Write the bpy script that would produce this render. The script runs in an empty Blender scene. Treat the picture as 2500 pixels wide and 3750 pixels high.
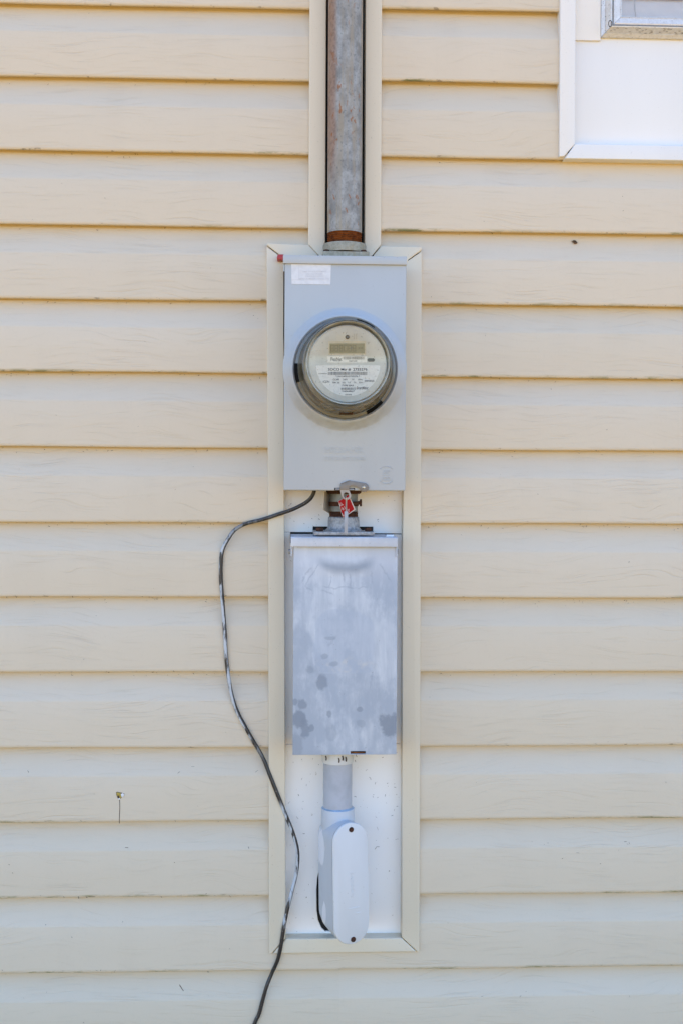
import bpy, bmesh, math, random
from mathutils import Vector, Matrix
random.seed(7)
SC = bpy.context.scene
COL = SC.collection

# ------------------------------------------------------------------ camera
F, PCX, PCY = 4500.0, 1250.0, 1780.0      # photo pixels
D, YAW, ROLL, CAMZ = 2.131, math.radians(2.5), 0.0051, 1.45
CAM = Vector((-D * math.tan(YAW), -D, CAMZ))
_fw = Vector((math.sin(YAW), math.cos(YAW), 0)); _r = Vector((math.cos(YAW), -math.sin(YAW), 0)); _u = Vector((0, 0, 1))
_R = _r * math.cos(ROLL) + _u * math.sin(ROLL)
_U = -_r * math.sin(ROLL) + _u * math.cos(ROLL)
cd = bpy.data.cameras.new('camera'); cam = bpy.data.objects.new('camera', cd); COL.objects.link(cam)
m = Matrix.Identity(4)
for k, v in enumerate((_R, _U, -_fw)):
    for j in range(3): m[j][k] = v[j]
m.translation = CAM
cam.matrix_world = m
cd.sensor_fit = 'VERTICAL'; cd.sensor_height = 36.0; cd.sensor_width = 24.0
cd.lens = F / 3750 * 36.0
cd.shift_x = 0.0; cd.shift_y = (PCY - 1875.0) / 3750.0
cd.clip_start = 0.05; cd.clip_end = 2000
SC.camera = cam

# ------------------------------------------------------------------ light: open shade, sun behind the house
SUN_EL, SUN_AZ = math.radians(54), math.radians(18)
w = bpy.data.worlds.new('World'); SC.world = w; w.use_nodes = True
nt = w.node_tree; nt.nodes.clear()
sky = nt.nodes.new('ShaderNodeTexSky'); sky.sky_type = 'NISHITA'; sky.sun_disc = False
sky.sun_elevation = SUN_EL; sky.sun_rotation = SUN_AZ
sky.air_density = 1.0; sky.dust_density = 0.3; sky.ozone_density = 5.0; sky.altitude = 100
bg = nt.nodes.new('ShaderNodeBackground'); bg.inputs['Strength'].default_value = 0.15
wo = nt.nodes.new('ShaderNodeOutputWorld')
nt.links.new(sky.outputs[0], bg.inputs[0]); nt.links.new(bg.outputs[0], wo.inputs[0])
sd = bpy.data.lights.new('sun', 'SUN'); sd.energy = 3.5; sd.angle = math.radians(0.53); sd.color = (1.0, 0.93, 0.82)
sun = bpy.data.objects.new('sun', sd); COL.objects.link(sun)
sdir = Vector((math.sin(SUN_AZ) * math.cos(SUN_EL), math.cos(SUN_AZ) * math.cos(SUN_EL), math.sin(SUN_EL)))
sun.rotation_euler = sdir.to_track_quat('Z', 'Y').to_euler(); sun.location = (2, 6, 9)
SC.view_settings.view_transform = 'Standard'; SC.view_settings.look = 'None'
SC.view_settings.exposure = 1.74; SC.view_settings.gamma = 1.0
SC.cycles.use_denoising = True
SC.cycles.max_bounces = 10; SC.cycles.diffuse_bounces = 6; SC.cycles.transparent_max_bounces = 12

# ------------------------------------------------------------------ helpers
def P(px, py, d=0.0):
    """point on the plane d metres in front of the sheathing that this photo pixel looks at"""
    ray = _fw + _R * ((px - PCX) / F) + _U * ((PCY - py) / F)
    t = (D - d) / ray.y
    q = CAM + ray * t
    return Vector((q.x, -d, q.z))
def PX(pts, d): return [(P(x, y, d).x, P(x, y, d).z) for x, y in pts]
def X(px, py, d): return P(px, py, d).x
def Z(px, py, d): return P(px, py, d).z

def thing(name, loc, label, cat, group=None):
    o = bpy.data.objects.new(name, None); COL.objects.link(o)
    o.empty_display_size = 0.05; o.location = loc
    o['label'] = label; o['category'] = cat
    if group: o['group'] = group
    return o
def link_mesh(name, me, mat, parent=None):
    o = bpy.data.objects.new(name, me); COL.objects.link(o)
    if mat: me.materials.append(mat)
    if parent:
        o.parent = parent
        # all meshes carry world coordinates; only the Empties have a location
        if parent.parent is None: o.matrix_parent_inverse = Matrix.Translation(-Vector(parent.location))
    return o
def finish(bm, name, mat, parent, smooth_angle=35):
    bm.normal_update()
    for f in bm.faces: f.smooth = True
    lim = math.radians(smooth_angle)
    for e in bm.edges:
        if len(e.link_faces) == 2:
            try: e.smooth = e.calc_face_angle() < lim
            except ValueError: e.smooth = False
    me = bpy.data.meshes.new(name); bm.to_mesh(me); bm.free()
    return link_mesh(name, me, mat, parent)
def bevel_all(bm, width, seg=2, ang=30):
    bm.normal_update()
    es = [e for e in bm.edges if len(e.link_faces) == 2 and e.calc_face_angle(0) > math.radians(ang)]
    if es and width > 0:
        bmesh.ops.bevel(bm, geom=es, offset=width, segments=seg, profile=0.6, affect='EDGES', clamp_overlap=True)
def bm_prism(bm, pts, d0, d1, holes=()):
    loops = [pts] + list(holes); edges = []
    for lp in loops:
        vs = [bm.verts.new((x, -d1, z)) for x, z in lp]
        for i in range(len(vs)): edges.append(bm.edges.new((vs[i], vs[(i + 1) % len(vs)])))
    if holes:
        r = bmesh.ops.triangle_fill(bm, use_beauty=True, use_dissolve=False, edges=edges)
        faces = [g for g in r['geom'] if isinstance(g, bmesh.types.BMFace)]
    else:
        vs = [e.verts[0] for e in edges]
        faces = [bm.faces.new([e.verts[0] for e in edges])]
    ex = bmesh.ops.extrude_face_region(bm, geom=faces)
    nv = [g for g in ex['geom'] if isinstance(g, bmesh.types.BMVert)]
    for v in nv: v.co.y = -d0
    bmesh.ops.recalc_face_normals(bm, faces=bm.faces[:])
def prism(name, pts, d0, d1, mat, parent, bevel=0.001, seg=2, holes=(), ang=30):
    bm = bmesh.new(); bm_prism(bm, pts, d0, d1, holes)
    if holes:
        bmesh.ops.dissolve_limit(bm, angle_limit=0.01, verts=bm.verts[:], edges=bm.edges[:])
    bevel_all(bm, bevel, seg, ang)
    return finish(bm, name, mat, parent)
def rect(x0, x1, z0, z1): return [(x0, z0), (x1, z0), (x1, z1), (x0, z1)]
def bm_box(bm, x0, x1, y0, y1, z0, z1):
    vs = [bm.verts.new(c) for c in ((x0,y0,z0),(x1,y0,z0),(x1,y1,z0),(x0,y1,z0),(x0,y0,z1),(x1,y0,z1),(x1,y1,z1),(x0,y1,z1))]
    for f in ((0,3,2,1),(4,5,6,7),(0,1,5,4),(1,2,6,5),(2,3,7,6),(3,0,4,7)): bm.faces.new([vs[i] for i in f])
def bm_lathe(bm, prof, seg, fn, closed=True):
    rings = []
    for r, t in prof:
        if r < 1e-7: rings.append([bm.verts.new(fn(0, 0, t))])
        else: rings.append([bm.verts.new(fn(r * math.cos(2*math.pi*k/seg), r * math.sin(2*math.pi*k/seg), t)) for k in range(seg)])
    for a, b in zip(rings, rings[1:]):
        for k in range(seg):
            q = [a[k % len(a)], a[(k+1) % len(a)], b[(k+1) % len(b)], b[k % len(b)]]
            u = []
            for v in q:
                if v not in u: u.append(v)
            if len(u) > 2: bm.faces.new(u)
    bmesh.ops.recalc_face_normals(bm, faces=bm.faces[:])
def lathe_z(name, cx, d, prof, mat, parent, seg=48, tilt=0.0):
    bm = bmesh.new()
    bm_lathe(bm, prof, seg, lambda a, b, t: (cx + a, -d + b, t))
    return finish(bm, name, mat, parent, 40)
def lathe_y(name, cx, cz, prof, mat, parent, seg=72):
    bm = bmesh.new()
    bm_lathe(bm, prof, seg, lambda a, b, t: (cx + a, -t, cz + b))
    return finish(bm, name, mat, parent, 40)
def catmull(pts, n):
    out = []
    pts = [Vector(p) for p in pts]
    for i in range(len(pts) - 1):
        p0, p1, p2, p3 = pts[max(i-1,0)], pts[i], pts[i+1], pts[min(i+2, len(pts)-1)]
        for k in range(n):
            t = k / n
            out.append(0.5 * ((2*p1) + (p2-p0)*t + (2*p0-5*p1+4*p2-p3)*t*t + (3*p1-p0-3*p2+p3)*t**3))
    out.append(pts[-1]); return out
def bm_tube(bm, path, rad, seg=12, cap=True):
    rings = []; up = None
    for i, p in enumerate(path):
        t = (path[min(i+1, len(path)-1)] - path[max(i-1, 0)]).normalized()
        if up is None: up = t.orthogonal().normalized()
        up = (up - t * up.dot(t)).normalized(); sd_ = t.cross(up)
        r = rad(i / (len(path) - 1)) if callable(rad) else rad
        rings.append([bm.verts.new(p + up * (r * math.cos(2*math.pi*k/seg)) + sd_ * (r * math.sin(2*math.pi*k/seg))) for k in range(seg)])
    for a, b in zip(rings, rings[1:]):
        for k in range(seg): bm.faces.new((a[k], a[(k+1)%seg], b[(k+1)%seg], b[k]))
    if cap: bm.faces.new(rings[0][::-1]); bm.faces.new(rings[-1])
def tube(name, path, rad, mat, parent, seg=12):
    bm = bmesh.new(); bm_tube(bm, [Vector(p) for p in path], rad, seg)
    bmesh.ops.recalc_face_normals(bm, faces=bm.faces[:])
    return finish(bm, name, mat, parent, 50)
def disc(name, px, py, d0, d1, rpx, mat, parent, seg=24, bevel=0.0004):
    c = P(px, py, d1); s = (D - d1) / F
    return lathe_y(name, c.x, c.z, [(0, d1), (rpx*s - bevel, d1), (rpx*s, d1 - bevel), (rpx*s, d0)], mat, parent, seg)
_dg = None
def text(name, body, x0, x1, y0, y1, d, mat, parent, extrude=0.0, sx=1.0, rot=0, thick=0.0002, off=0.022):
    """lettering fitted into the photo box x0..x1, y0(top)..y1(bottom) on the plane d"""
    cu = bpy.data.curves.new('t', 'FONT'); cu.body = body; cu.resolution_u = 3; cu.extrude = 0.0; cu.offset = off if extrude == 0 else 0
    ob = bpy.data.objects.new('t', cu); COL.objects.link(ob)
    dg = bpy.context.evaluated_depsgraph_get()
    me = bpy.data.meshes.new_from_object(ob.evaluated_get(dg))
    bpy.data.objects.remove(ob); bpy.data.curves.remove(cu)
    if rot:
        for v in me.vertices: v.co = (v.co.y, -v.co.x, 0)
    xs = [v.co.x for v in me.vertices]; ys = [v.co.y for v in me.vertices]
    a, b, c, e = min(xs), max(xs), min(ys), max(ys)
    q0 = P(x0, y1, d); q1 = P(x1, y0, d); q2 = P(x1, y1, d); q3 = P(x0, y0, d)
    bm = bmesh.new(); bm.from_mesh(me); bpy.data.meshes.remove(me)
    for v in bm.verts:
        u = (v.co.x - a) / (b - a); t = (v.co.y - c) / (e - c)
        p = (q0 * (1-u) + q2 * u) * (1-t) + (q3 * (1-u) + q1 * u) * t
        v.co = (p.x, -d - thick - extrude, p.z)
    if extrude:
        bmesh.ops.dissolve_limit(bm, angle_limit=0.01, verts=bm.verts[:], edges=bm.edges[:])
        ex = bmesh.ops.extrude_face_region(bm, geom=bm.faces[:])
        for g in ex['geom']:
            if isinstance(g, bmesh.types.BMVert): g.co.y = -d
    bmesh.ops.recalc_face_normals(bm, faces=bm.faces[:])
    for f in bm.faces:
        if not extrude and f.normal.y > 0: f.normal_flip()
    return finish(bm, name, mat, parent, 30)

# ------------------------------------------------------------------ materials
class NT:
    def __init__(s, name, rough=0.5, metal=0.0, spec=0.5):
        s.m = bpy.data.materials.new(name); s.m.use_nodes = True; s.t = s.m.node_tree
        s.b = s.t.nodes['Principled BSDF']; s.out = s.t.nodes['Material Output']
        s.b.inputs['Roughness'].default_value = rough; s.b.inputs['Metallic'].default_value = metal
        s.b.inputs['Specular IOR Level'].default_value = spec
        s.tc = s.t.nodes.new('ShaderNodeTexCoord'); s.co = s.tc.outputs['Object']
        sep = s.n('ShaderNodeSeparateXYZ'); s.l(s.co, sep.inputs[0]); s.x, s.y, s.z = sep.outputs
    def n(s, ty): return s.t.nodes.new(ty)
    def l(s, a, b): s.t.links.new(a, b)
    def put(s, sock, v):
        if hasattr(v, 'is_output'): s.l(v, sock)
        elif isinstance(v, (tuple, list)) and len(v) == 3 and sock.type == 'RGBA': sock.default_value = (*v, 1)
        else: sock.default_value = v
    def math(s, op, a, b=0.0, c=0.0, clamp=False):
        k = s.n('ShaderNodeMath'); k.operation = op; k.use_clamp = clamp
        s.put(k.inputs[0], a); s.put(k.inputs[1], b); s.put(k.inputs[2], c); return k.outputs[0]
    def vec(s, x=0.0, y=0.0, z=0.0):
        k = s.n('ShaderNodeCombineXYZ'); s.put(k.inputs[0], x); s.put(k.inputs[1], y); s.put(k.inputs[2], z); return k.outputs[0]
    def scaled(s, sx, sy, sz, v=None):
        k = s.n('ShaderNodeVectorMath'); k.operation = 'MULTIPLY'; s.put(k.inputs[0], v or s.co); k.inputs[1].default_value = (sx, sy, sz); return k.outputs[0]
    def addv(s, a, b):
        k = s.n('ShaderNodeVectorMath'); k.operation = 'ADD'; s.put(k.inputs[0], a); s.put(k.inputs[1], b); return k.outputs[0]
    def noise(s, v=None, scale=5.0, detail=4.0, rough=0.55, dist=0.0):
        k = s.n('ShaderNodeTexNoise'); s.put(k.inputs['Vector'], v or s.co)
        k.inputs['Scale'].default_value = scale; k.inputs['Detail'].default_value = detail
        k.inputs['Roughness'].default_value = rough; k.inputs['Distortion'].default_value = dist
        return k.outputs[0]
    def step(s, v, a, b, lo=0.0, hi=1.0):
        k = s.n('ShaderNodeMapRange'); k.interpolation_type = 'SMOOTHSTEP'
        s.put(k.inputs[0], v); k.inputs[1].default_value = a; k.inputs[2].default_value = b
        k.inputs[3].default_value = lo; k.inputs[4].default_value = hi; return k.outputs[0]
    def mul(s, *a):
        r = a[0]
        for q in a[1:]: r = s.math('MULTIPLY', r, q)
        return r
    def mix(s, fac, a, b):
        k = s.n('ShaderNodeMix'); k.data_type = 'RGBA'; s.put(k.inputs[0], fac); s.put(k.inputs[6], a); s.put(k.inputs[7], b); return k.outputs[2]
    def ell(s, cx, cz, rx, rz, soft=0.25, wob=None, wk=0.3, pw=2.0):
        a = s.math('DIVIDE', s.math('SUBTRACT', s.x, cx), rx); b = s.math('DIVIDE', s.math('SUBTRACT', s.z, cz), rz)
        r = s.math('POWER', s.math('ADD', s.math('POWER', s.math('ABSOLUTE', a), pw), s.math('POWER', s.math('ABSOLUTE', b), pw)), 1.0 / pw)
        if wob is not None: r = s.math('ADD', r, s.math('MULTIPLY', s.math('SUBTRACT', wob, 0.5), wk))
        return s.step(r, 1.0 - soft, 1.0 + soft, 1.0, 0.0)
    def bump(s, h, strength=0.3, dist=0.001, normal=None):
        k = s.n('ShaderNodeBump'); k.inputs['Strength'].default_value = strength; k.inputs['Distance'].default_value = dist
        s.put(k.inputs['Height'], h)
        if normal is not None: s.l(normal, k.inputs['Normal'])
        return k.outputs[0]
    def done(s, color, rough=None, normal=None, metal=None):
        s.put(s.b.inputs['Base Color'], color)
        if rough is not None: s.put(s.b.inputs['Roughness'], rough)
        if normal is not None: s.l(normal, s.b.inputs['Normal'])
        if metal is not None: s.put(s.b.inputs['Metallic'], metal)
        return s.m

def plain(name, col, rough=0.5, metal=0.0, var=0.06, scale=40, spec=0.5, bump=0.0):
    t = NT(name, rough, metal, spec)
    f = t.noise(scale=scale, detail=5)
    c2 = tuple(max(0, c * (1 - var * 2.2)) for c in col)
    nrm = t.bump(t.noise(scale=scale * 12, detail=3), bump, 0.0005) if bump else None
    return t.done(t.mix(t.step(f, 0.35, 0.75), col, c2), None, nrm)

SIDING = (0.66, 0.574, 0.448)
def mat_siding():
    t = NT('vinyl_siding', 0.55, 0, 0.35)
    oi = t.n('ShaderNodeObjectInfo')
    off = t.vec(t.math('MULTIPLY', oi.outputs['Random'], 37.0), 0.0, t.math('MULTIPLY', oi.outputs['Random'], 11.0))
    v = t.addv(t.co, off)
    wob = t.noise(t.scaled(3.2, 0, 8.0, v), 1.0, 2, 0.5)                       # cathedral drift
    zz = t.math('ADD', t.math('MULTIPLY', t.z, 1.0), t.math('MULTIPLY', wob, 0.11))
    gv = t.vec(t.math('MULTIPLY', t.x, 9.0), 0.0, t.math('MULTIPLY', zz, 520.0))
    g = t.noise(t.addv(gv, off), 1.0, 3, 0.6)
    gv2 = t.vec(t.math('MULTIPLY', t.x, 6.0), 0.0, t.math('MULTIPLY', zz, 230.0))
    g2 = t.noise(t.addv(gv2, off), 1.0, 2, 0.5)
    patch = t.step(t.noise(t.scaled(3.0, 0, 16.0, v), 1.0, 3), 0.38, 0.62)
    line = t.mul(t.step(g, 0.57, 0.70), t.math('ADD', t.math('MULTIPLY', patch, 0.5), 0.5))
    line2 = t.mul(t.step(g2, 0.58, 0.72), t.math('ADD', t.math('MULTIPLY', patch, 0.6), 0.4))
    ln = t.math('MAXIMUM', line, t.math('MULTIPLY', line2, 0.7))
    chalk = t.step(t.noise(t.scaled(1.6, 1, 7.0, v), 1.0, 5), 0.35, 0.75)
    c = t.mix(t.math('MULTIPLY', chalk, 0.35), SIDING, tuple(q * k for q, k in zip(SIDING, (1.03, 1.05, 1.12))))
    c = t.mix(t.math('MULTIPLY', oi.outputs['Random'], 0.5), c, tuple(q * k for q, k in zip(SIDING, (0.955, 0.955, 0.945))))
    wash = t.step(t.noise(t.addv(t.scaled(9.0, 0, 1.6), off), 1.0, 5, 0.6), 0.45, 0.75)
    c = t.mix(t.math('MULTIPLY', wash, 0.30), c, tuple(q * k for q, k in zip(SIDING, (0.90, 0.90, 0.90))))
    c = t.mix(t.math('MULTIPLY', ln, 0.17), c, (0.38, 0.30, 0.19))
    gr = t.noise(t.scaled(240, 240, 240), 1.0, 2)
    c = t.mix(t.math('MULTIPLY', t.step(gr, 0.55, 0.8), 0.06), c, (0.30, 0.25, 0.18))
    # algae film that grew along some of the drip edges
    uv = t.n('ShaderNodeAttribute'); uv.attribute_name = 'lip'
    al = t.noise(t.addv(t.scaled(14.0, 0, 60.0), off), 1.0, 6, 0.7)
    big = t.noise(t.addv(t.scaled(1.3, 0, 2.0), t.vec(7.3, 0.0, 2.1)), 1.0, 2)
    am = t.mul(uv.outputs['Fac'], t.step(al, 0.48, 0.62), t.step(big, 0.47, 0.60))
    c = t.mix(t.math('MULTIPLY', am, 0.8), c, (0.12, 0.14, 0.02))
    dirt = t.mul(uv.outputs['Fac'], t.step(t.noise(t.addv(t.scaled(60.0, 0, 130.0), off), 1.0, 3), 0.62, 0.70))
    c = t.mix(t.math('MULTIPLY', dirt, 0.55), c, (0.10, 0.06, 0.025))
    h = t.math('ADD', t.math('MULTIPLY', ln, -1.0), t.math('MULTIPLY', g, 0.25))
    return t.done(c, None, t.bump(h, 0.42, 0.0010))
def mat_vinyl(name, col, rough=0.42):
    t = NT(name, rough, 0, 0.4)
    f = t.noise(t.scaled(6, 6, 1.2), 1.0, 5); sp = t.noise(scale=420, detail=2)
    c = t.mix(t.math('MULTIPLY', t.step(f, 0.35, 0.75), 0.5), col, tuple(q * 0.90 for q in col))
    c = t.mix(t.math('MULTIPLY', t.step(sp, 0.68, 0.74), 0.35), c, tuple(q * 0.45 for q in col))
    return t.done(c, None, t.bump(t.noise(t.scaled(9, 9, 9), 1.0, 3), 0.25, 0.002))
def mat_backing():
    t = NT('white_backing', 0.5, 0, 0.4)
    f = t.noise(t.scaled(10, 10, 4), 1.0, 5)
    sp = t.noise(scale=260, detail=3, rough=0.6)
    c = t.mix(t.math('MULTIPLY', t.step(f, 0.4, 0.8), 0.5), (0.88, 0.87, 0.855), (0.82, 0.80, 0.78))
    c = t.mix(t.math('MULTIPLY', t.step(sp, 0.70, 0.75), 0.7), c, (0.20, 0.15, 0.10))
    return t.done(c)
def mat_boxpaint():
    t = NT('grey_enamel', 0.36, 0.0, 0.5)
    f = t.noise(t.scaled(8, 8, 3.5), 1.0, 5); sp = t.noise(scale=300, detail=2)
    c = t.mix(t.step(f, 0.3, 0.75), (0.435, 0.465, 0.485), (0.405, 0.43, 0.45))
    st = t.mul(t.step(t.noise(t.scaled(60, 60, 7), 1.0, 4), 0.58, 0.72), 0.14)
    c = t.mix(st, c, (0.50, 0.50, 0.52))
    c = t.mix(t.math('MULTIPLY', t.step(sp, 0.70, 0.76), 0.4), c, (0.22, 0.22, 0.23))
    ctr = P(1264, 1349, .12)
    # soft brown shade round the lower half of the meter boss, painted into the colour
    ring = t.math('MULTIPLY', t.ell(ctr.x, ctr.z - 0.012, 0.097, 0.097, 0.06, t.noise(scale=30), 0.06), t.step(t.z, ctr.z - 0.02, ctr.z - 0.085))
    gr = t.mul(ring, t.step(t.noise(scale=70, detail=6), 0.30, 0.75), 0.28)
    c = t.mix(gr, c, (0.24, 0.20, 0.155))
    b = t.bump(t.noise(scale=900, detail=2), 0.12, 0.0003, t.bump(t.noise(scale=7, detail=2), 0.25, 0.004))
    return t.done(c, t.step(f, 0.2, 0.8, 0.30, 0.42), b)
def mat_disconnect():
    t = NT('chalked_grey_paint', 0.5, 0.0, 0.45)
    L = P(1072, 2002, .1); Rr = P(1452, 2764, .1)
    def U(zx): return P(950 + zx * .4145, 2300, .1).x
    def V(zy): return P(1260, 1900 + zy * .4145, .1).z
    k = 0.4145 * (D - .1) / F
    wob = t.noise(scale=55, detail=5, rough=0.6)
    wob2 = t.noise(scale=120, detail=4); wob3 = t.noise(scale=24, detail=4)
    streak = t.noise(t.scaled(70, 70, 9), 1.0, 6, 0.65)
    cloud = t.noise(t.scaled(15, 15, 9), 1.0, 6, 0.66)
    base = t.mix(t.step(streak, 0.25, 0.80), (0.41, 0.455, 0.52), (0.60, 0.635, 0.685))
    base = t.mix(t.math('MULTIPLY', t.step(cloud, 0.42, 0.60), 0.85), base, (0.35, 0.395, 0.465))
    base = t.mix(t.math('MULTIPLY', t.step(t.noise(t.scaled(120, 120, 30), 1.0, 4), 0.56, 0.70), 0.20), base, (0.68, 0.71, 0.75))
    # pale top band, then the shield-shaped bare patch of a lost sticker, then thumb marks
    top = t.step(t.z, V(640), V(330))
    base = t.mix(t.math('MULTIPLY', top, 0.55), base, (0.60, 0.62, 0.675))
    sh = t.mul(t.ell(U(750), V(1115), 268 * k, 300 * k, 0.05, wob3, 0.35, 3.2), t.step(t.z, V(1372), V(1352)))
    base = t.mix(t.math('MULTIPLY', sh, 0.45), base, (0.40, 0.455, 0.545))
    rim = t.mul(t.math('SUBTRACT', t.ell(U(750), V(1115), 276 * k, 308 * k, 0.04, wob3, 0.35, 3.2), sh), t.step(t.z, V(1372), V(1352)), t.step(t.noise(scale=40), .45, .6), t.step(t.x, U(900), U(560)))
    base = t.mix(t.math('MULTIPLY', rim, 0.5), base, (0.70, 0.73, 0.78))
    glue = t.mul(t.ell(U(750), V(1300), 250 * k, 75 * k, 0.3, wob, 0.9), t.step(t.z, V(1366), V(1350)), t.step(t.noise(scale=80, detail=5), 0.45, 0.7))
    base = t.mix(t.math('MULTIPLY', glue, 0.5), base, (0.60, 0.575, 0.53))
    for (cx, cy, rx, ry, s_) in ((1140, 1830, 75, 105, .5), (360, 1775, 58, 85, .5), (385, 1640, 45, 48, .42), (405, 1860, 45, 80, .45),
                                 (465, 1845, 28, 35, .4), (560, 1450, 45, 82, .42), (455, 1335, 48, 40, .25), (318, 1620, 22, 30, .4),
                                 (620, 1725, 26, 34, .35), (888, 1685, 32, 20, .35), (580, 1215, 30, 22, .25), (655, 1285, 40, 22, .25),
                                 (330, 2000, 60, 110, .25), (900, 1810, 40, 30, .18), (625, 1055, 45, 16, .22), (640, 1890, 50, 70, .14)):
        base = t.mix(t.math('MULTIPLY', t.ell(U(cx), V(cy), rx * k, ry * k, 0.25, wob, 2.2), min(.95, s_ * 1.75)), base, (0.225, 0.26, 0.315))
    # scuff smile below the hood
    a = t.math('DIVIDE', t.math('SUBTRACT', t.x, U(760)), 250 * k)
    zc = t.math('ADD', V(440), t.math('MULTIPLY', t.math('MULTIPLY', a, a), 62 * k))
    dz = t.math('ABSOLUTE', t.math('DIVIDE', t.math('SUBTRACT', t.z, zc), 68 * k))
    sm = t.mul(t.step(t.math('ADD', dz, t.math('MULTIPLY', t.math('SUBTRACT', wob, .5), .8)), 0.0, 1.25, 1, 0), t.step(t.math('ABSOLUTE', a), 0.6, 1.2, 1, 0))
    base = t.mix(t.math('MULTIPLY', sm, 0.8), base, (0.24, 0.28, 0.34))
    # old scratches
    for (x0, y0, x1, y1) in ((525, 400, 410, 585), (455, 425, 375, 560), (1060, 390, 1160, 550), (740, 470, 745, 555), (630, 500, 615, 615), (540, 640, 655, 662), (400, 590, 460, 632), (605, 1130, 680, 1040), (985, 1380, 980, 1500), (975, 460, 985, 570), (800, 480, 806, 600), (560, 606, 950, 606)):
        ax, az, bx, bz = U(x0), V(y0), U(x1), V(y1)
        ln = math.hypot(bx - ax, bz - az); ux, uz = (bx - ax) / ln, (bz - az) / ln
        px_ = t.math('SUBTRACT', t.x, ax); pz_ = t.math('SUBTRACT', t.z, az)
        al = t.math('ADD', t.math('MULTIPLY', px_, ux), t.math('MULTIPLY', pz_, uz))
        ac = t.math('ABSOLUTE', t.math('ADD', t.math('ADD', t.math('MULTIPLY', px_, -uz), t.math('MULTIPLY', pz_, ux)), t.math('MULTIPLY', t.math('SUBTRACT', wob, .5), .016)))
        mk = t.mul(t.step(ac, 0.0003, 0.0022, 1, 0), t.step(al, -0.002, 0.004), t.step(al, ln - 0.004, ln + 0.004, 1, 0), t.step(wob2, 0.25, 0.5))
        base = t.mix(t.math('MULTIPLY', mk, 0.45), base, (0.29, 0.33, 0.40))
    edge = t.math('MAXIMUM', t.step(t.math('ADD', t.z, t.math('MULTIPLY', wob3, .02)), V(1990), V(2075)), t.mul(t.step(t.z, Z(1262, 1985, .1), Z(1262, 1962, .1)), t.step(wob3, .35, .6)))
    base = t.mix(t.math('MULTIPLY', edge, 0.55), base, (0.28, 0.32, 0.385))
    sp = t.noise(scale=280, detail=2)
    base = t.mix(t.math('MULTIPLY', t.step(sp, 0.70, 0.75), 0.6), base, (0.16, 0.16, 0.17))
    dent = t.bump(t.ell(U(760), V(420), 260 * k, 60 * k, 0.8), 0.22, 0.004)
    return t.done(base, t.step(cloud, 0.3, 0.7, 0.42, 0.6), t.bump(streak, 0.12, 0.0006, dent))
def mat_galv():
    t = NT('weathered_galvanised', 0.55, 0.12, 0.45)
    f = t.noise(t.scaled(55, 55, 40), 1.0, 6, 0.7)
    st = t.noise(t.scaled(60, 60, 4), 1.0, 6, 0.65)
    c = t.mix(t.step(f, 0.35, 0.68), (0.20, 0.203, 0.20), (0.35, 0.352, 0.345))
    c = t.mix(t.math('MULTIPLY', t.step(st, 0.44, 0.66), 0.8), c, (0.30, 0.255, 0.19))
    c = t.mix(t.math('MULTIPLY', t.step(t.noise(t.scaled(260, 260, 200), 1.0, 4), 0.55, 0.72), 0.6), c, (0.115, 0.12, 0.125))
    ax = P(1262, 400, .062).x
    side = t.step(t.math('ADD', t.x, t.math('MULTIPLY', t.noise(t.scaled(20, 0, 14), 1.0, 4), 0.006)), ax - 0.0085, ax - 0.0165)
    up = t.step(t.math('ADD', t.z, t.math('MULTIPLY', t.noise(t.scaled(60, 60, 12), 1.0, 4), 0.10)), Z(1262, 640, .06), Z(1262, 430, .06))
    ru = t.mul(side, up, t.step(t.noise(t.scaled(70, 70, 12), 1.0, 5), 0.15, 0.45))
    c = t.mix(t.math('MULTIPLY', ru, 0.8), c, t.mix(t.step(t.noise(scale=160, detail=5), 0.4, 0.7), (0.30, 0.185, 0.125), (0.19, 0.105, 0.065)))
    sp = t.mul(t.step(t.noise(t.scaled(130, 130, 60), 1.0, 3), 0.61, 0.67), t.step(t.noise(scale=9, detail=2), 0.40, 0.55))
    c = t.mix(t.math('MULTIPLY', sp, 0.9), c, (0.26, 0.10, 0.03))
    bl = t.step(t.z, Z(1262, 852, .06), Z(1262, 700, .06), 0.45, 0.0)
    c = t.mix(t.mul(bl, t.step(st, 0.4, 0.65)), c, (0.34, 0.29, 0.19))
    return t.done(c, t.step(f, 0.3, 0.7, 0.62, 0.42), t.bump(f, 0.25, 0.0006))
def mat_rust(name, a, b):
    t = NT(name, 0.85, 0, 0.2)
    f = t.noise(scale=130, detail=6, rough=0.7)
    return t.done(t.mix(t.step(f, 0.35, 0.65), a, b), None, t.bump(f, 0.6, 0.0015))
def mat_zinc():
    t = NT('cast_zinc', 0.55, 0.35, 0.5)
    f = t.noise(scale=190, detail=6, rough=0.7); g = t.noise(scale=45, detail=4)
    c = t.mix(t.step(f, 0.36, 0.66), (0.205, 0.22, 0.24), (0.40, 0.42, 0.44))
    c = t.mix(t.math('MULTIPLY', t.step(g, 0.45, 0.7), 0.4), c, (0.30, 0.30, 0.28))
    return t.done(c, None, t.bump(f, 0.3, 0.0008))
def mat_hub():
    t = NT('weathered_hub', 0.6, 0.25, 0.4)
    f = t.noise(scale=170, detail=6, rough=0.7); g = t.noise(t.scaled(80, 80, 12), 1.0, 4)
    c = t.mix(t.step(f, 0.36, 0.66), (0.25, 0.235, 0.175), (0.37, 0.35, 0.275))
    c = t.mix(t.math('MULTIPLY', t.step(g, 0.5, 0.7), 0.5), c, (0.34, 0.27, 0.16))
    return t.done(c, None, t.bump(f, 0.3, 0.0008))
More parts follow.
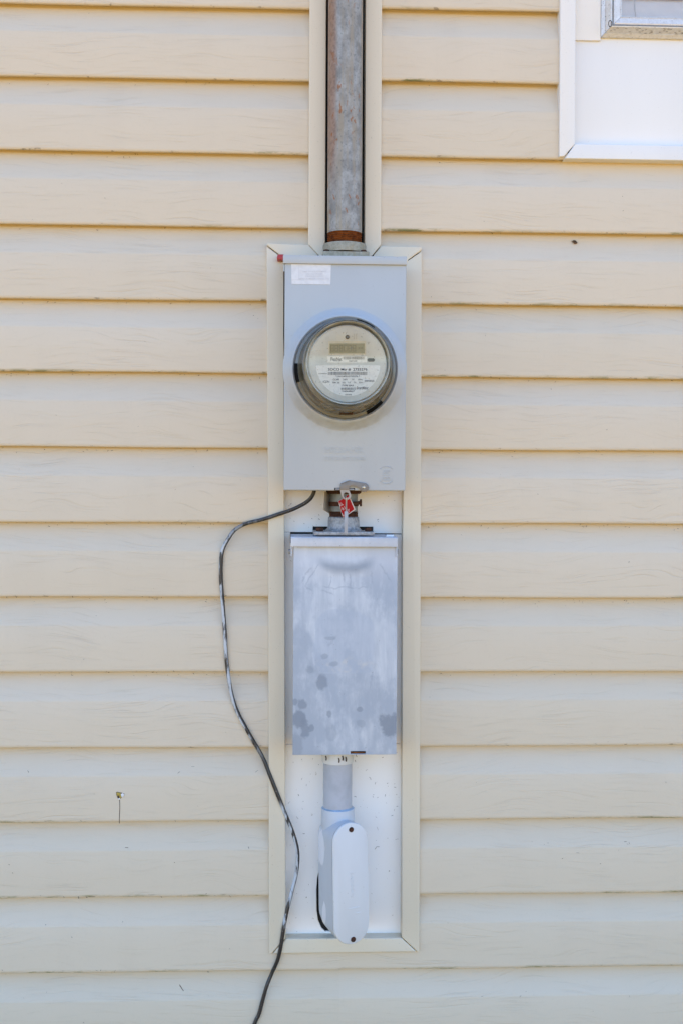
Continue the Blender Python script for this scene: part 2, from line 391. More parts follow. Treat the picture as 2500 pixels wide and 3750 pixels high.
def mat_pvc():
    t = NT('painted_pvc', 0.42, 0, 0.45)
    f = t.noise(t.scaled(14, 14, 5), 1.0, 5); sp = t.noise(scale=240, detail=2)
    c = t.mix(t.step(f, 0.3, 0.8), (0.655, 0.665, 0.675), (0.605, 0.615, 0.625))
    c = t.mix(t.math('MULTIPLY', t.step(sp, 0.72, 0.77), 0.5), c, (0.2, 0.19, 0.19))
    return t.done(c, None, t.bump(t.noise(scale=25, detail=2), 0.15, 0.002))
def mat_pvc_body():
    t = NT('brushed_pvc', 0.42, 0, 0.45)
    c = t.mix(t.step(t.noise(t.scaled(14, 14, 5), 1.0, 5), 0.3, 0.8), (0.53, 0.56, 0.60), (0.47, 0.50, 0.545))
    wob = t.noise(t.scaled(160, 160, 18), 1.0, 5)
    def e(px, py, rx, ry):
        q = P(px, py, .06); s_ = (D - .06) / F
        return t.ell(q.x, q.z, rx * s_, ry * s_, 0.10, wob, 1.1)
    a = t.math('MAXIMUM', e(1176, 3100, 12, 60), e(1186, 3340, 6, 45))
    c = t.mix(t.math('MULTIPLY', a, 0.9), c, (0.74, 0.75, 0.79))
    return t.done(c)
def mat_cable():
    t = NT('painted_cable', 0.42, 0, 0.5)
    a = t.noise(t.scaled(14, 14, 14), 1.0, 2); b = t.noise(t.scaled(70, 70, 16), 1.0, 6, 0.68)
    msk = t.mul(t.step(a, 0.42, 0.58), t.step(b, 0.47, 0.54))
    zt, zb = Z(830, 2080, .02), Z(960, 2760, .02)
    rng = t.math('MAXIMUM', t.mul(t.step(t.z, zt + 0.10, zt + 0.03), t.step(t.z, zb - 0.02, zb + 0.05)), t.math('MULTIPLY', t.mul(t.step(t.z, Z(1080, 2960, .02) + .02, Z(1080, 2960, .02)), t.step(t.z, Z(1040, 3390, .02) - .01, Z(1040, 3390, .02) + .01)), 1.0))
    geo = t.n('ShaderNodeNewGeometry'); sn = t.n('ShaderNodeSeparateXYZ'); t.l(geo.outputs['Normal'], sn.inputs[0])
    side = t.step(t.math('ADD', sn.outputs[0], t.math('MULTIPLY', t.math('SUBTRACT', a, .5), 3.0)), 0.75, 0.15)
    rng = t.math('MULTIPLY', rng, side)
    msk = t.mul(t.math('MAXIMUM', msk, t.mul(t.step(b, 0.44, 0.53), 0.97)), rng)
    c = t.mix(t.math('MULTIPLY', msk, 0.85), (0.028, 0.027, 0.028), (0.62, 0.66, 0.70))
    c = t.mix(t.math('MULTIPLY', t.step(t.noise(scale=500), .66, .7), .5), c, (0.4, 0.4, 0.4))
    return t.done(c, t.math('ADD', 0.36, t.math('MULTIPLY', msk, 0.3)), t.bump(b, 0.25, 0.0006))
def mat_glass():
    t = NT('dirty_meter_glass', 0.1)
    tr = t.n('ShaderNodeBsdfTransparent'); tr.inputs[0].default_value = (0.965, 0.965, 0.93, 1)
    gl = t.n('ShaderNodeBsdfGlossy'); gl.inputs['Roughness'].default_value = 0.06
    fr = t.n('ShaderNodeFresnel'); fr.inputs[0].default_value = 1.42
    m1 = t.n('ShaderNodeMixShader'); t.l(fr.outputs[0], m1.inputs[0]); t.l(tr.outputs[0], m1.inputs[1]); t.l(gl.outputs[0], m1.inputs[2])
    df = t.n('ShaderNodeBsdfDiffuse')
    ctr = P(1264, 1349, .12)
    low = t.step(t.z, ctr.z - 0.015, ctr.z - 0.072)
    front = t.step(t.y, -0.2190, -0.2150)          # the lens is cleaner than the sides
    wv = t.noise(t.scaled(60, 60, 60), 1.0, 6, 0.65)
    wv2 = t.noise(t.scaled(25, 25, 25), 1.0, 5, 0.6)
    col = t.mix(t.step(wv2, 0.35, 0.65), (0.55, 0.49, 0.37), (0.17, 0.11, 0.045)); t.l(col, df.inputs[0])
    amt = t.mul(t.math('ADD', t.math('MULTIPLY', t.step(wv, 0.30, 0.70), t.math('ADD', t.math('MULTIPLY', low, 0.42), 0.07)), 0.05), front)
    spk = t.mul(t.step(t.noise(scale=210, detail=3), 0.60, 0.72), 0.30)
    amt = t.math('ADD', amt, t.math('ADD', t.math('MULTIPLY', spk, t.math('SUBTRACT', 1.0, front)), 0.015), clamp=True)
    m2 = t.n('ShaderNodeMixShader'); t.l(amt, m2.inputs[0]); t.l(m1.outputs[0], m2.inputs[1]); t.l(df.outputs[0], m2.inputs[2])
    t.l(m2.outputs[0], t.out.inputs['Surface'])
    return t.m
def mat_pane():
    t = NT('window_glass', 0.1)
    tr = t.n('ShaderNodeBsdfTransparent'); tr.inputs[0].default_value = (0.98, 0.98, 0.98, 1)
    gl = t.n('ShaderNodeBsdfGlossy'); gl.inputs['Roughness'].default_value = 0.02
    fr = t.n('ShaderNodeFresnel'); fr.inputs[0].default_value = 1.5
    m1 = t.n('ShaderNodeMixShader'); t.l(fr.outputs[0], m1.inputs[0]); t.l(tr.outputs[0], m1.inputs[1]); t.l(gl.outputs[0], m1.inputs[2])
    t.l(m1.outputs[0], t.out.inputs['Surface']); return t.m
def mat_alu():
    t = NT('oxidised_aluminium', 0.42, 0.25, 0.5)
    f = t.noise(scale=150, detail=6, rough=0.7); g = t.noise(t.scaled(18, 18, 60), 1.0, 4)
    c = t.mix(t.step(f, 0.35, 0.7), (0.72, 0.72, 0.72), (0.60, 0.595, 0.585))
    c = t.mix(t.math('MULTIPLY', t.step(g, 0.5, 0.75), 0.3), c, (0.5, 0.46, 0.40))
    c = t.mix(t.math('MULTIPLY', t.step(t.noise(scale=330, detail=2), 0.66, 0.72), 0.7), c, (0.10, 0.085, 0.06))
    return t.done(c, None, t.bump(f, 0.25, 0.0005))
def mat_ground():
    t = NT('dry_lawn', 0.95, 0, 0.1)
    f = t.noise(scale=0.9, detail=8, rough=0.7); g = t.noise(scale=30, detail=4)
    c = t.mix(t.step(f, 0.35, 0.65), (0.50, 0.275, 0.040), (0.44, 0.235, 0.030))
    c = t.mix(t.math('MULTIPLY', t.step(g, 0.4, 0.7), 0.5), c, (0.33, 0.18, 0.03))
    return t.done(c, None, t.bump(g, 0.5, 0.03))

M = dict(
    siding=mat_siding(), trim=mat_vinyl('beige_trim_vinyl', (0.70, 0.63, 0.50)), backing=mat_backing(),
    white=mat_vinyl('white_trim_vinyl', (0.81, 0.80, 0.78), 0.38), box=mat_boxpaint(), disc=mat_disconnect(), galv=mat_galv(),
    rust=mat_rust('orange_rust', (0.28, 0.09, 0.02), (0.10, 0.032, 0.012)), darkrust=mat_rust('dark_rust', (0.085, 0.035, 0.02), (0.035, 0.018, 0.013)),
    zinc=mat_zinc(), hub=mat_hub(), pvc=mat_pvc(), pvcbody=mat_pvc_body(), cable=mat_cable(), glass=mat_glass(), pane=mat_pane(), alu=mat_alu(), ground=mat_ground(),
    black=plain('black_felt', (0.012, 0.012, 0.013), 0.9, 0, 0.1), concrete=plain('concrete', (0.36, 0.34, 0.31), 0.9, 0, 0.1, 20, bump=0.4),
    steel=plain('grey_conduit_steel', (0.215, 0.23, 0.22), 0.5, 0.3, 0.15, 60), stainless=plain('stainless_latch', (0.215, 0.195, 0.178), 0.45, 0.25, 0.08, 90, bump=0.1),
    haspmetal=plain('hasp_metal', (0.36, 0.32, 0.285), 0.45, 0.2, 0.08, 90),
    rivet=plain('zinc_rivet', (0.55, 0.5, 0.42), 0.3, 0.7), sticker=plain('faded_sticker', (0.68, 0.70, 0.735), 0.6, 0, 0.05, 120),
    faint=plain('faded_ink', (0.58, 0.60, 0.64), 0.7), ring=plain('smoky_sealing_ring', (0.175, 0.175, 0.16), 0.16, 0.0, 0.12, 30),
    blackp=plain('black_plastic', (0.004, 0.004, 0.004), 0.7, spec=0.1), meterbody=plain('meter_body_plastic', (0.64, 0.61, 0.50), 0.5, 0, 0.2, 60),
    face=plain('meter_face', (0.66, 0.67, 0.63), 0.6, 0, 0.05, 60), bezel=plain('lcd_bezel', (0.66, 0.62, 0.50), 0.5),
    lcd=plain('lcd_glass', (0.30, 0.27, 0.145), 0.25), seg=plain('lcd_segment', (0.14, 0.125, 0.06), 0.4), paper=plain('meter_label', (0.90, 0.90, 0.87), 0.65, 0, 0.05, 260),
    ink=plain('label_ink', (0.035, 0.035, 0.035), 0.7), ink2=plain('faded_label_ink', (0.22, 0.22, 0.21), 0.7), screw=plain('dark_screw', (0.06, 0.05, 0.04), 0.5, 0.5),
    red=plain('red_plastic', (0.42, 0.02, 0.02), 0.4), tagred=plain('red_tag_enamel', (0.40, 0.008, 0.010), 0.6, 0, 0.1, 90, spec=0.15), tagwhite=plain('tag_white', (0.66, 0.60, 0.56), 0.45, 0, 0.1),
    strap=plain('grey_seal_plastic', (0.37, 0.385, 0.42), 0.45), wire=plain('seal_wire', (0.5, 0.5, 0.55), 0.3, 0.6), plate=plain('cream_plate', (0.56, 0.51, 0.43), 0.5, 0, 0.1),
    glue=plain('blue_pvc_primer', (0.30, 0.42, 0.56), 0.4, 0, 0.15, 150), blind=plain('blind_slat', (0.90, 0.88, 0.89), 0.45, 0, 0.03), cord=plain('blind_cord', (0.72, 0.71, 0.72), 0.7),
    yellow=plain('yellow_insulation', (0.50, 0.37, 0.08), 0.9, 0, 0.2, 300, bump=0.6), speck=plain('dry_plant_bits', (0.07, 0.045, 0.025), 0.9, 0, 0.3, 300),
    room=plain('room_wall', (0.35, 0.34, 0.33), 0.8), crack=plain('crack_shadow_felt', (0.05, 0.04, 0.035), 0.9), twig=plain('twig_bark', (0.17, 0.105, 0.07), 0.9, 0, 0.2, 200),
    caulk=plain('white_caulk', (0.78, 0.79, 0.81), 0.5),
)

# ------------------------------------------------------------------ ground
bm = bmesh.new()
q = [bm.verts.new(c) for c in ((-400, -400, 0), (400, -400, 0), (400, 400, 0), (-400, 400, 0))]; bm.faces.new(q)
g = finish(bm, 'ground', M['ground'], None); g['kind'] = 'structure'

# ------------------------------------------------------------------ house wall
WALLX, WALLTOP, WALLBOT = 5.0, 3.5, 0.30
house = thing('house_wall', (0, 0, 0), 'beige horizontal vinyl siding wall of the house behind everything', 'house wall')
WX0, WX1, WZ0, WZ1 = X(2198, 140, .01), 1.30, Z(2300, 140, .01), 3.05      # window frame outline
bm = bmesh.new()
for (a, b, c, e) in ((-WALLX, WX0 + .02, WALLBOT, WALLTOP), (WX1 - .02, WALLX, WALLBOT, WALLTOP), (WX0 + .02, WX1 - .02, WALLBOT, WZ0 + .02), (WX0 + .02, WX1 - .02, WZ1 - .02, WALLTOP)):
    bm_box(bm, a, b, 0.0, 0.18, c, e)
finish(bm, 'sheathing', M['black'], house)
bm = bmesh.new(); bm_box(bm, -WALLX, WALLX, -0.004, 0.22, 0.0, WALLBOT)
finish(bm, 'foundation', M['concrete'], house)

FL = 0.0235          # depth of the flat face
L_ROWS = [8, 276, 547, 818, 1091, 1359, 1635, 1911, 2186, 2463, 2741, 3017, 3296, 3572]
R_ROWS = [None, None, 590, 859, 1124, 1388, 1652, 1920, 2191, 2459, 2730, 2993, 3264, 3533]
LZ = [Z(0, y, FL) for y in L_ROWS]
RZ = [Z(2500, y, FL) if y is not None else None for y in R_ROWS]
RZ[0] = Z(1900, 40, FL); RZ[1] = Z(1900, 304, FL)
for _k in (11, 12, 13): LZ[_k] = RZ[_k] = LZ[_k] * .5 + RZ[_k] * .5
def extend(zs):
    hs = 0.128
    up = [zs[0] + hs * k for k in range(8, 0, -1) if zs[0] + hs * k < WALLTOP - .05]
    dn = [zs[-1] - hs * k for k in range(1, 6) if zs[-1] - hs * k > WALLBOT]
    return up + zs + dn, len(up)
LZ, NL = extend(LZ); RZ, NR = extend(RZ)
def profile(H):
    return [(.0085, .0050), (.0034, .0155), (0.0, .0196), (0.0005, .0222), (.0019, FL), (.03 * H + .002, FL + .0002), (.30 * H, FL + .0001), (.610 * H, FL - .0001), (.620 * H, FL - .0004), (.66 * H, FL - .0026),
            (.72 * H, FL - .0059), (.78 * H, FL - .0092), (.84 * H, FL - .0124), (.89 * H, FL - .0148), (.94 * H, FL - .0168), (.98 * H, FL - .0178), (1.05 * H, FL - .0184)]
def prof_at(H, h):
    p = profile(H)
    for (h0, d0), (h1, d1) in zip(p[2:], p[3:]):
        if h0 <= h <= h1: return d0 + (d1 - d0) * (h - h0) / max(1e-9, h1 - h0)
    return FL
def wav(x, k, s): return 0.00045 * math.sin(x * 5.1 + k * 1.7 + s) + 0.0003 * math.sin(x * 13.7 + k * 2.9 + s * 2)
def plank(z0, H, segs, k, side):
    bm = bmesh.new(); lay = bm.verts.layers.float.new('lip')
    for (x0, x1, h0, h1) in segs:
        pr = [(h, d) for h, d in profile(H) if h0 - 1e-9 <= h <= h1 + 1e-9 or (h0 == 0 and d < .0156 and h < .009)]
        if h0 > 0: pr = [(h0, prof_at(H, h0))] + [p for p in pr if p[0] > h0 + 1e-6]
        if h1 < H: pr = [p for p in pr if p[0] < h1 - 1e-6] + [(h1, prof_at(H, h1))]
        n = max(2, int((x1 - x0) / 0.07)); cols = []
        for i in range(n + 1):
            x = x0 + (x1 - x0) * i / n
            c = []
            for j, (h, d) in enumerate(pr):
                lo = max(0, 1 - h / (0.3 * H)); lip = d > .0150
                v = bm.verts.new((x, -(d + lo * wav(x, k + 3, side) * 0.8), z0 + h + lo * wav(x, k, side)))
                v[lay] = 1.0 if h < 0.0045 and lip else 0.0
                c.append(v)
            cols.append(c)
        for a, b in zip(cols, cols[1:]):
            for j in range(len(pr) - 1): bm.faces.new((a[j], b[j], b[j+1], a[j+1]))
    bmesh.ops.recalc_face_normals(bm, faces=bm.faces[:])
    # outward = -y
    if sum(f.normal.y * f.calc_area() for f in bm.faces) > 0:
        for f in bm.faces: f.normal_flip()
    return finish(bm, 'siding_plank', M['siding'], house, 50)
XL_R, XL_B = X(1165, 500, .01), X(1012, 1500, .01)       # left planks end under riser strip / box strip
XR_R, XR_B = X(1364, 500, .01), X(1508, 1500, .01)
ZTOP_L, ZTOP_R = Z(1060, 925, .015), Z(1450, 932, .015)
ZBOT = Z(1260, 3462, .015)
CAS_X, CAS_Z = X(2076, 300, .02), Z(2080, 560, .02)
CAS_X1 = WX1 + (WX0 - CAS_X)
planks = {}
for k in range(1, len(LZ)):
    z0, H = LZ[k], LZ[k-1] - LZ[k]
    y0 = z0; y1 = LZ[k-1]
    if y0 > ZTOP_L: segs = [(-3.2, XL_R, 0, H * 1.05)]
    elif y1 > ZTOP_L: segs = [(-3.2, XL_B, 0, H * 1.05), (XL_B, XL_R, ZTOP_L - z0, H * 1.05)]
    elif y0 > ZBOT: segs = [(-3.2, XL_B, 0, H * 1.05)]
    elif y1 > ZBOT: segs = [(-3.2, XL_B, 0, H * 1.05), (XL_B, 0.0, 0, ZBOT - z0)]
    else: segs = [(-3.2, 0.0, 0, H * 1.05)]
    planks['L', k - NL] = plank(z0, H, segs, k, 0)
for k in range(1, len(RZ)):
    z0, H = RZ[k], RZ[k-1] - RZ[k]
    y0 = z0; y1 = RZ[k-1]; R0 = CAS_X1 if False else 3.2
    if y0 > CAS_Z - 0.02: segs = [(XR_R, CAS_X, 0, H * 1.05), (CAS_X1, 3.2, 0, H * 1.05)]
    elif y0 > ZTOP_R: segs = [(XR_R, 3.2, 0, H * 1.05)]
    elif y1 > ZTOP_R: segs = [(XR_B, 3.2, 0, H * 1.05), (XR_R, XR_B, ZTOP_R - z0, H * 1.05)]
    elif y0 > ZBOT: segs = [(XR_B, 3.2, 0, H * 1.05)]
    elif y1 > ZBOT: segs = [(XR_B, 3.2, 0, H * 1.05), (0.0, XR_B, 0, ZBOT - z0)]
    else: segs = [(0.0, 3.2, 0, H * 1.05)]
    planks['R', k - NR] = plank(z0, H, segs, k, 5)
def siding_d(x, z, side):
    zs = LZ if side == 'L' else RZ
    for k in range(1, len(zs)):
        if zs[k] <= z < zs[k-1]: return prof_at(zs[k-1] - zs[k], z - zs[k])
    return FL
# torn nail hole with a crack below it, in one left plank
hp = planks['L', 11]
def hpx(pts): return PX([(380 + a * .0893, 2850 + b * .0893) for a, b in pts], FL)
prism('hole_lining', hpx([(520, 575), (560, 555), (730, 590), (860, 630), (850, 720), (760, 760), (735, 800), (680, 850), (640, 880), (600, 835), (535, 700)]), FL - .002, FL + .0005, M['crack'], hp, 0)
prism('insulation', hpx([(535, 590), (570, 575), (730, 600), (715, 700), (745, 760), (690, 820), (655, 800), (660, 700), (600, 730), (550, 720)]), FL - .002, FL + .0012, M['yellow'], hp, .0004)
prism('torn_edge', hpx([(715, 640), (800, 605), (860, 670), (820, 745), (740, 760)]), FL - .002, FL + .0014, M['caulk'], hp, .0003)
prism('torn_edge', hpx([(600, 840), (650, 800), (690, 830), (655, 885)]), FL - .002, FL + .0012, M['caulk'], hp, .0003)
tube('crack', [P(380 + a * .0893, 2850 + b * .0893, FL + .0001) for a, b in ((655, 870), (668, 1000), (672, 1200), (660, 1450), (650, 1700), (655, 1850))], 0.00055, M['crack'], hp, 6)

# ------------------------------------------------------------------ trim surround with backing panels
TD = 0.030
trim = thing('trim_surround', P(1260, 3490, 0), 'long beige vinyl trim frame around both electric boxes and conduit', 'trim')
def zt(poly, top):    # first two points pulled straight up to the eave
    return poly
T0 = 3.42
def strip(pts, d1=TD, ext=None):
    pp = PX(pts, d1)
    if ext:
        for i in ext: pp[i] = (pp[i][0], T0)
    return prism('trim_strip', pp, .002, d1, M['trim'], trim, 0.0022, 3, ang=25)
strip([(976, 901), (1040, 948), (1041, 1800), (1042, 2000), (1047, 3436), (994, 3494), (986, 3494), (982, 1800)])
strip([(977, 890), (1129, 896), (1163, 931), (1165, 960), (1042, 960), (1041, 945), (977, 897)], TD + .0012)
strip([(1136, 0), (1194, 0), (1191, 960), (1166, 933), (1129, 895)], TD + .0024, (0, 1))
strip([(1334, 0), (1395, 0), (1394, 896), (1363, 934), (1333, 960)], TD + .0024, (0, 1))
strip([(1396, 900), (1543, 903), (1543, 916), (1493, 951), (1493, 960), (1364, 960), (1366, 934)], TD + .0012)
strip([(1543, 920), (1534, 3487), (1528, 3487), (1470, 3433), (1473, 2000), (1485, 960), (1495, 953)])
strip([(1000, 3493), (1048, 3438), (1469, 3435), (1524, 3486)])
BD = .005
def panel(pts, holes=(), d=BD): return prism('backing_panel', PX(pts, d), .001, d, M['backing'], trim, 0.0004, 1, holes=[PX(h, d) for h in holes])
panel([(1030, 1770), (1485, 1770), (1485, 1954), (1365, 1953), (1365, 1929), (1146, 1928), (1146, 1949), (1030, 1948)])
panel([(1030, 1949.2), (1063, 1949.2), (1063, 1990), (1110, 1990), (1110, 2725), (1030, 2725)])
panel([(1420, 1957), (1485, 1957), (1485, 2723), (1420, 2723)])
panel([(1030, 2726), (1485, 2724), (1485, 3450), (1030, 3450)],
      holes=[[(1172, 3170), (1162, 3215), (1159, 3260), (1160, 3335), (1165, 3370), (1177, 3398), (1190, 3410), (1240, 3412), (1290, 3380), (1290, 3180), (1240, 3130), (1190, 3130)]])

# ------------------------------------------------------------------ window
win = thing('house_window', (0.5 * (WX0 + WX1), 0, WZ0), 'white trimmed house window with aluminium frame and closed pale blinds', 'window')
CZ = Z(2080, 581, TD); CX = X(2047, 400, TD); cw = X(2106, 400, TD) - CX
ch = Z(2300, 529, TD) - Z(2300, 585, TD)
CX1 = WX1 + (WX0 - CX); CZT = 3.22
ti = .0006
cas = [('L', [(CX, CZ + .003), (CX + .0085, CZ + .004), (CX + cw - ti, CZ + ch - ti), (CX + cw - ti, CZT - ch), (CX, CZT)]),
       ('B', [(CX + .009, CZ), (CX1, CZ), (CX1 - cw, CZ + ch), (CX + cw, CZ + ch)]),
       ('R', [(CX1 - cw + ti, CZ + ch + ti), (CX1, CZ + ti), (CX1, CZT), (CX1 - cw + ti, CZT - ch)]),
       ('T', [(CX + ti, CZT + ti), (CX + cw, CZT - ch + ti), (CX1 - cw, CZT - ch + ti), (CX1, CZT + ti)])]
for _, pts in cas: prism('casing_strip', pts, .002, TD, M['white'], win, .0022, 3, ang=25)
bx1 = WX0 + .003; lz = Z(2150, 147, .012)
prism('surround_panel', rect(CX + cw - .006, CX1 - cw + .006, CZ + ch - .006, WZ0 + .003), .0, .007, M['white'], win, .0005)
prism('surround_panel', rect(CX + cw - .006, WX0 - .0006, lz, CZT - ch + .004), .0071, .0115, M['white'], win, .0006)
prism('surround_panel', rect(WX1 + .0006, CX1 - cw + .006, lz, CZT - ch + .004), .0071, .0115, M['white'], win, .0006)
prism('surround_panel', rect(WX0, WX1, WZ1 + .0006, CZT - ch + .004), .0, .007, M['white'], win, .0006)
def rails(name, ins0, prof, mat):
    x0, x1, z0, z1 = WX0 + ins0, WX1 - ins0, WZ0 + ins0, WZ1 - ins0
    g = .0003
    out = []
    for side in 'LBRT':
        bm = bmesh.new(); A = []; B = []
        for i, d in prof:
            c = {'L': ((x0+i, z0+i+g), (x0+i, z1-i-g)), 'R': ((x1-i, z0+i+g), (x1-i, z1-i-g)), 'B': ((x0+i+g, z0+i), (x1-i-g, z0+i)), 'T': ((x0+i+g, z1-i), (x1-i-g, z1-i))}[side]
            A.append(bm.verts.new((c[0][0], -d, c[0][1]))); B.append(bm.verts.new((c[1][0], -d, c[1][1])))
        n = len(prof)
        for j in range(n): bm.faces.new((A[j], A[(j+1) % n], B[(j+1) % n], B[j]))
        bm.faces.new(A); bm.faces.new(B[::-1])
        bmesh.ops.recalc_face_normals(bm, faces=bm.faces[:])
        out.append(finish(bm, name, mat, win, 20))
    return out
rails('frame_rail', 0.0, [(0, -.01), (0, .0125), (.0055, .0165), (.0062, .0155), (.0075, .0175), (.0135, .0265), (.0148, .0268), (.0150, .008), (.0150, -.01)], M['alu'])
rails('sash_rail', .0152, [(0, -.02), (0, .014), (.004, .0145), (.0045, .0215), (.0065, .0222), (.0072, .0212), (.0165, .0195), (.0172, .0205), (.0185, .0200), (.0185, -.02)], M['alu'])
gi = .0152 + .018
prism('pane', rect(WX0 + gi, WX1 - gi, WZ0 + gi, WZ1 - gi), .0085, .0115, M['pane'], win, 0)
zb = WZ0 + gi - .012; pitch = .0405; n = 0
z_ref = Z(2400, 18, -.04)
z = z_ref - pitch * 2
while z < WZ1 + .03:
    bm = bmesh.new()
    sec = [(-.012, .0), (-.0155, .012), (-.018, .024), (-.021, .036), (-.0262, .046)]
    th = .0022
    A = [(y, h) for y, h in sec] + [(y - th, h) for y, h in reversed(sec)]
    va = [bm.verts.new((WX0 + .0345, -y - .004, z + h)) for y, h in A]; vb = [bm.verts.new((WX1 - .0345, -y - .004, z + h)) for y, h in A]
    k_ = len(A)
    for j in range(k_): bm.faces.new((va[j], va[(j+1) % k_], vb[(j+1) % k_], vb[j]))
    bm.faces.new(va); bm.faces.new(vb[::-1]); bmesh.ops.recalc_face_normals(bm, faces=bm.faces[:])
    finish(bm, 'blind_slat', M['blind'], win, 40); z += pitch
cx = X(2308, 30, -.03)
tube('blind_cord', [Vector((cx + .0016 * math.sin(k * 1.9), .002 + .002 * math.cos(k * 2.3), WZ0 - .0 + k * .03)) for k in range(int((WZ1 - WZ0) / .03))], .0011, M['cord'], win, 6)
bm = bmesh.new(); bm_box(bm, WX0 - .05, WX1 + .05, .17, .179, WZ0 - .05, WZ1 + .05); finish(bm, 'room_backing', M['room'], win)
rg = P(2231, 88, .027)
tube('screen_ring', [rg + Vector((.0028 * math.cos(t), -.002, .0055 * math.sin(t))) for t in [k * 2 * math.pi / 16 - 1.57 for k in range(17)]], .0007, M['screw'], win, 6)

# ------------------------------------------------------------------ riser conduit
PD = .062
xp_b, xp_t = X(1261, 870, PD), X(1265, 0, PD)
rp = 62.5 * (D - PD) / F
zt0, zt1, zh0 = Z(1261, 858, PD), Z(1261, 906, PD), Z(1261, 900, PD)
riser = thing('riser_conduit', (xp_b, -PD, zt1), 'tall weathered galvanised riser pipe with rusty thread above meter box', 'conduit')
def leaning(prof, n=1):
    bm = bmesh.new(); sl = (xp_t - xp_b) / (Z(1265, 0, PD) - Z(1261, 870, PD)); zb_ = Z(1261, 870, PD)
    bm_lathe(bm, prof, 64, lambda a, b, t: (xp_b + sl * (t - zb_) + a, -PD + b, t)); return bm
finish(leaning([(rp, zt0 + .001), (rp, 3.6), (0, 3.6)]), 'pipe', M['galv'], riser, 40)
pr = [(0, zt1 - .012)]; z = zt1 - .012; i = 0
while z < zt0 + .002:
    pr += [(rp - .0030, z), (rp + .0002, z + .0018)]; z += .0036
pr.append((rp - .002, zt0 + .003))
finish(leaning(pr), 'rusty_thread', M['rust'], riser, 20)

# ------------------------------------------------------------------ meter box
BXD = .115
mb = thing('meter_box', P(1262, 1797, .06), 'smooth grey metal meter socket box holding the round meter', 'meter box')
def zlin(px, a, b, d): return None
# body
bx0, bx1 = X(1041, 1400, BXD), X(1485, 1400, BXD)
bz0, bz1 = Z(1262, 1797, BXD), Z(1262, 968, BXD)
ztop = Z(1262, 936, BXD + .005)
prism('enclosure_body', rect(bx0 + .0035, bx1 - .004, bz0 + .004, ztop - .002), .002, BXD - .012, M['box'], mb, .002)
prism('front_cover', rect(bx0, bx1, bz0, bz1 + .004), BXD - .016, BXD, M['box'], mb, .0028, 3)
prism('gap_shadow_strip', [(bx0 + .0006, bz0 + .004), (bx1 - .0012, bz0 + .004), (bx1 - .0012, bz1), (bx0 - .0019, bz1), (bx0 - .0017, Z(1040, 1230, BXD)), (bx0 + .0004, Z(1040, 1330, BXD))], BXD - .040, BXD - .0161, M['blackp'], mb, 0)  # added black strip, stands in for the shadow line left of the cover
lx0, lx1 = X(1037, 950, BXD + .004), X(1489, 950, BXD + .004)
prism('top_flange', rect(lx0, lx1, Z(1262, 967, BXD + .004), ztop), BXD - .002, BXD + .004, M['box'], mb, .0011, 2)
prism('top_plate', rect(lx0 + .001, lx1 - .001, ztop - .0045, ztop - .0008), .004, BXD - .003, M['box'], mb, .0006, 2)
# side drip lips of the lid
for (a, b) in ((lx0 + .0004, lx0 + .0024), (lx1 - .0024, lx1 - .0004)):
    bm = bmesh.new()
    vs = [bm.verts.new((x, -y, z_)) for x in (a, b) for y, z_ in ((.02, ztop - .006), (BXD - .0022, ztop - .006), (BXD - .0022, Z(1262, 995, BXD)), (.02, ztop - .012))]
    for f in ((0,1,2,3), (7,6,5,4), (0,4,5,1), (1,5,6,2), (2,6,7,3), (3,7,4,0)): bm.faces.new([vs[i] for i in f])
    finish(bm, 'drip_lip', M['box'], mb)
MC = P(1264, 1349, .13)
s13 = (D - .13) / F
lathe_y('meter_boss', MC.x, MC.z, [(.1015, BXD - .001), (.1015, BXD + .0004), (.0985, BXD + .0012), (.0900, BXD + .0105), (.0880, BXD + .0125), (.0855, BXD + .0130), (.0835, BXD + .0110), (.080, BXD + .006), (.0, BXD + .006)], M['box'], mb, 96)
# sticker and lettering
def q1(x, y): return (950 + x * .4251, 850 + y * .4252)
st = prism('sticker', PX([q1(275, 276), q1(617, 281), q1(612, 452), q1(278, 447)], BXD), BXD - .0005, BXD + .0005, M['sticker'], mb, 0)
def t1(name, body, x0, x1, y0, y1, d, mat, par, **k):
    a = q1(x0, y0); b = q1(x1, y1); return text(name, body, a[0], b[0], a[1], b[1], d, mat, par, **k)
SD = BXD + .0005
for i, (b_, x0, x1, y0) in enumerate((('AMPS SERVICE EQUIPMENT', 372, 580, 334), ('USE ON CIRCUIT', 405, 548, 354), ('SERVICE ENTRANCE', 395, 555, 374), ('ENTRY OR BREAKER CONDUCTORS', 345, 600, 394))):
    t1('faded_lettering', b_, x0, x1, y0, y0 + 13, SD, M['faint'], st)
prism('faded_rule', PX([q1(338, 288), q1(341, 288), q1(341, 408), q1(338, 408)], SD), SD - .0003, SD + .0002, M['faint'], st, 0)
prism('faded_rule', PX([q1(278, 408), q1(604, 411), q1(604, 413), q1(278, 410)], SD), SD - .0003, SD + .0002, M['faint'], st, 0)
t1('embossed_name', 'MILBANK', 566, 900, 1852, 1905, BXD, M['box'], mb, extrude=.00045)
t1('embossed_type', 'TYPE 3R ENCLOSURE', 560, 912, 1935, 1968, BXD, M['box'], mb, extrude=.0004)
t1('embossed_letters', 'AP', 1058, 1122, 2048, 2082, BXD, M['box'], mb, extrude=.0008)
t1('embossed_letters', 'CO', 1056, 1124, 2108, 2142, BXD, M['box'], mb, extrude=.0008)
prism('embossed_bar', PX([q1(1057, 2092), q1(1122, 2092), q1(1122, 2096), q1(1057, 2096)], BXD), BXD - .001, BXD + .0008, M['box'], mb, .0002)
def arc_pts(cx, cy, r, a0, a1, n): return [q1(cx + r * math.cos(math.radians(a0 + (a1 - a0) * k / n)), cy - r * math.sin(math.radians(a0 + (a1 - a0) * k / n))) for k in range(n + 1)]
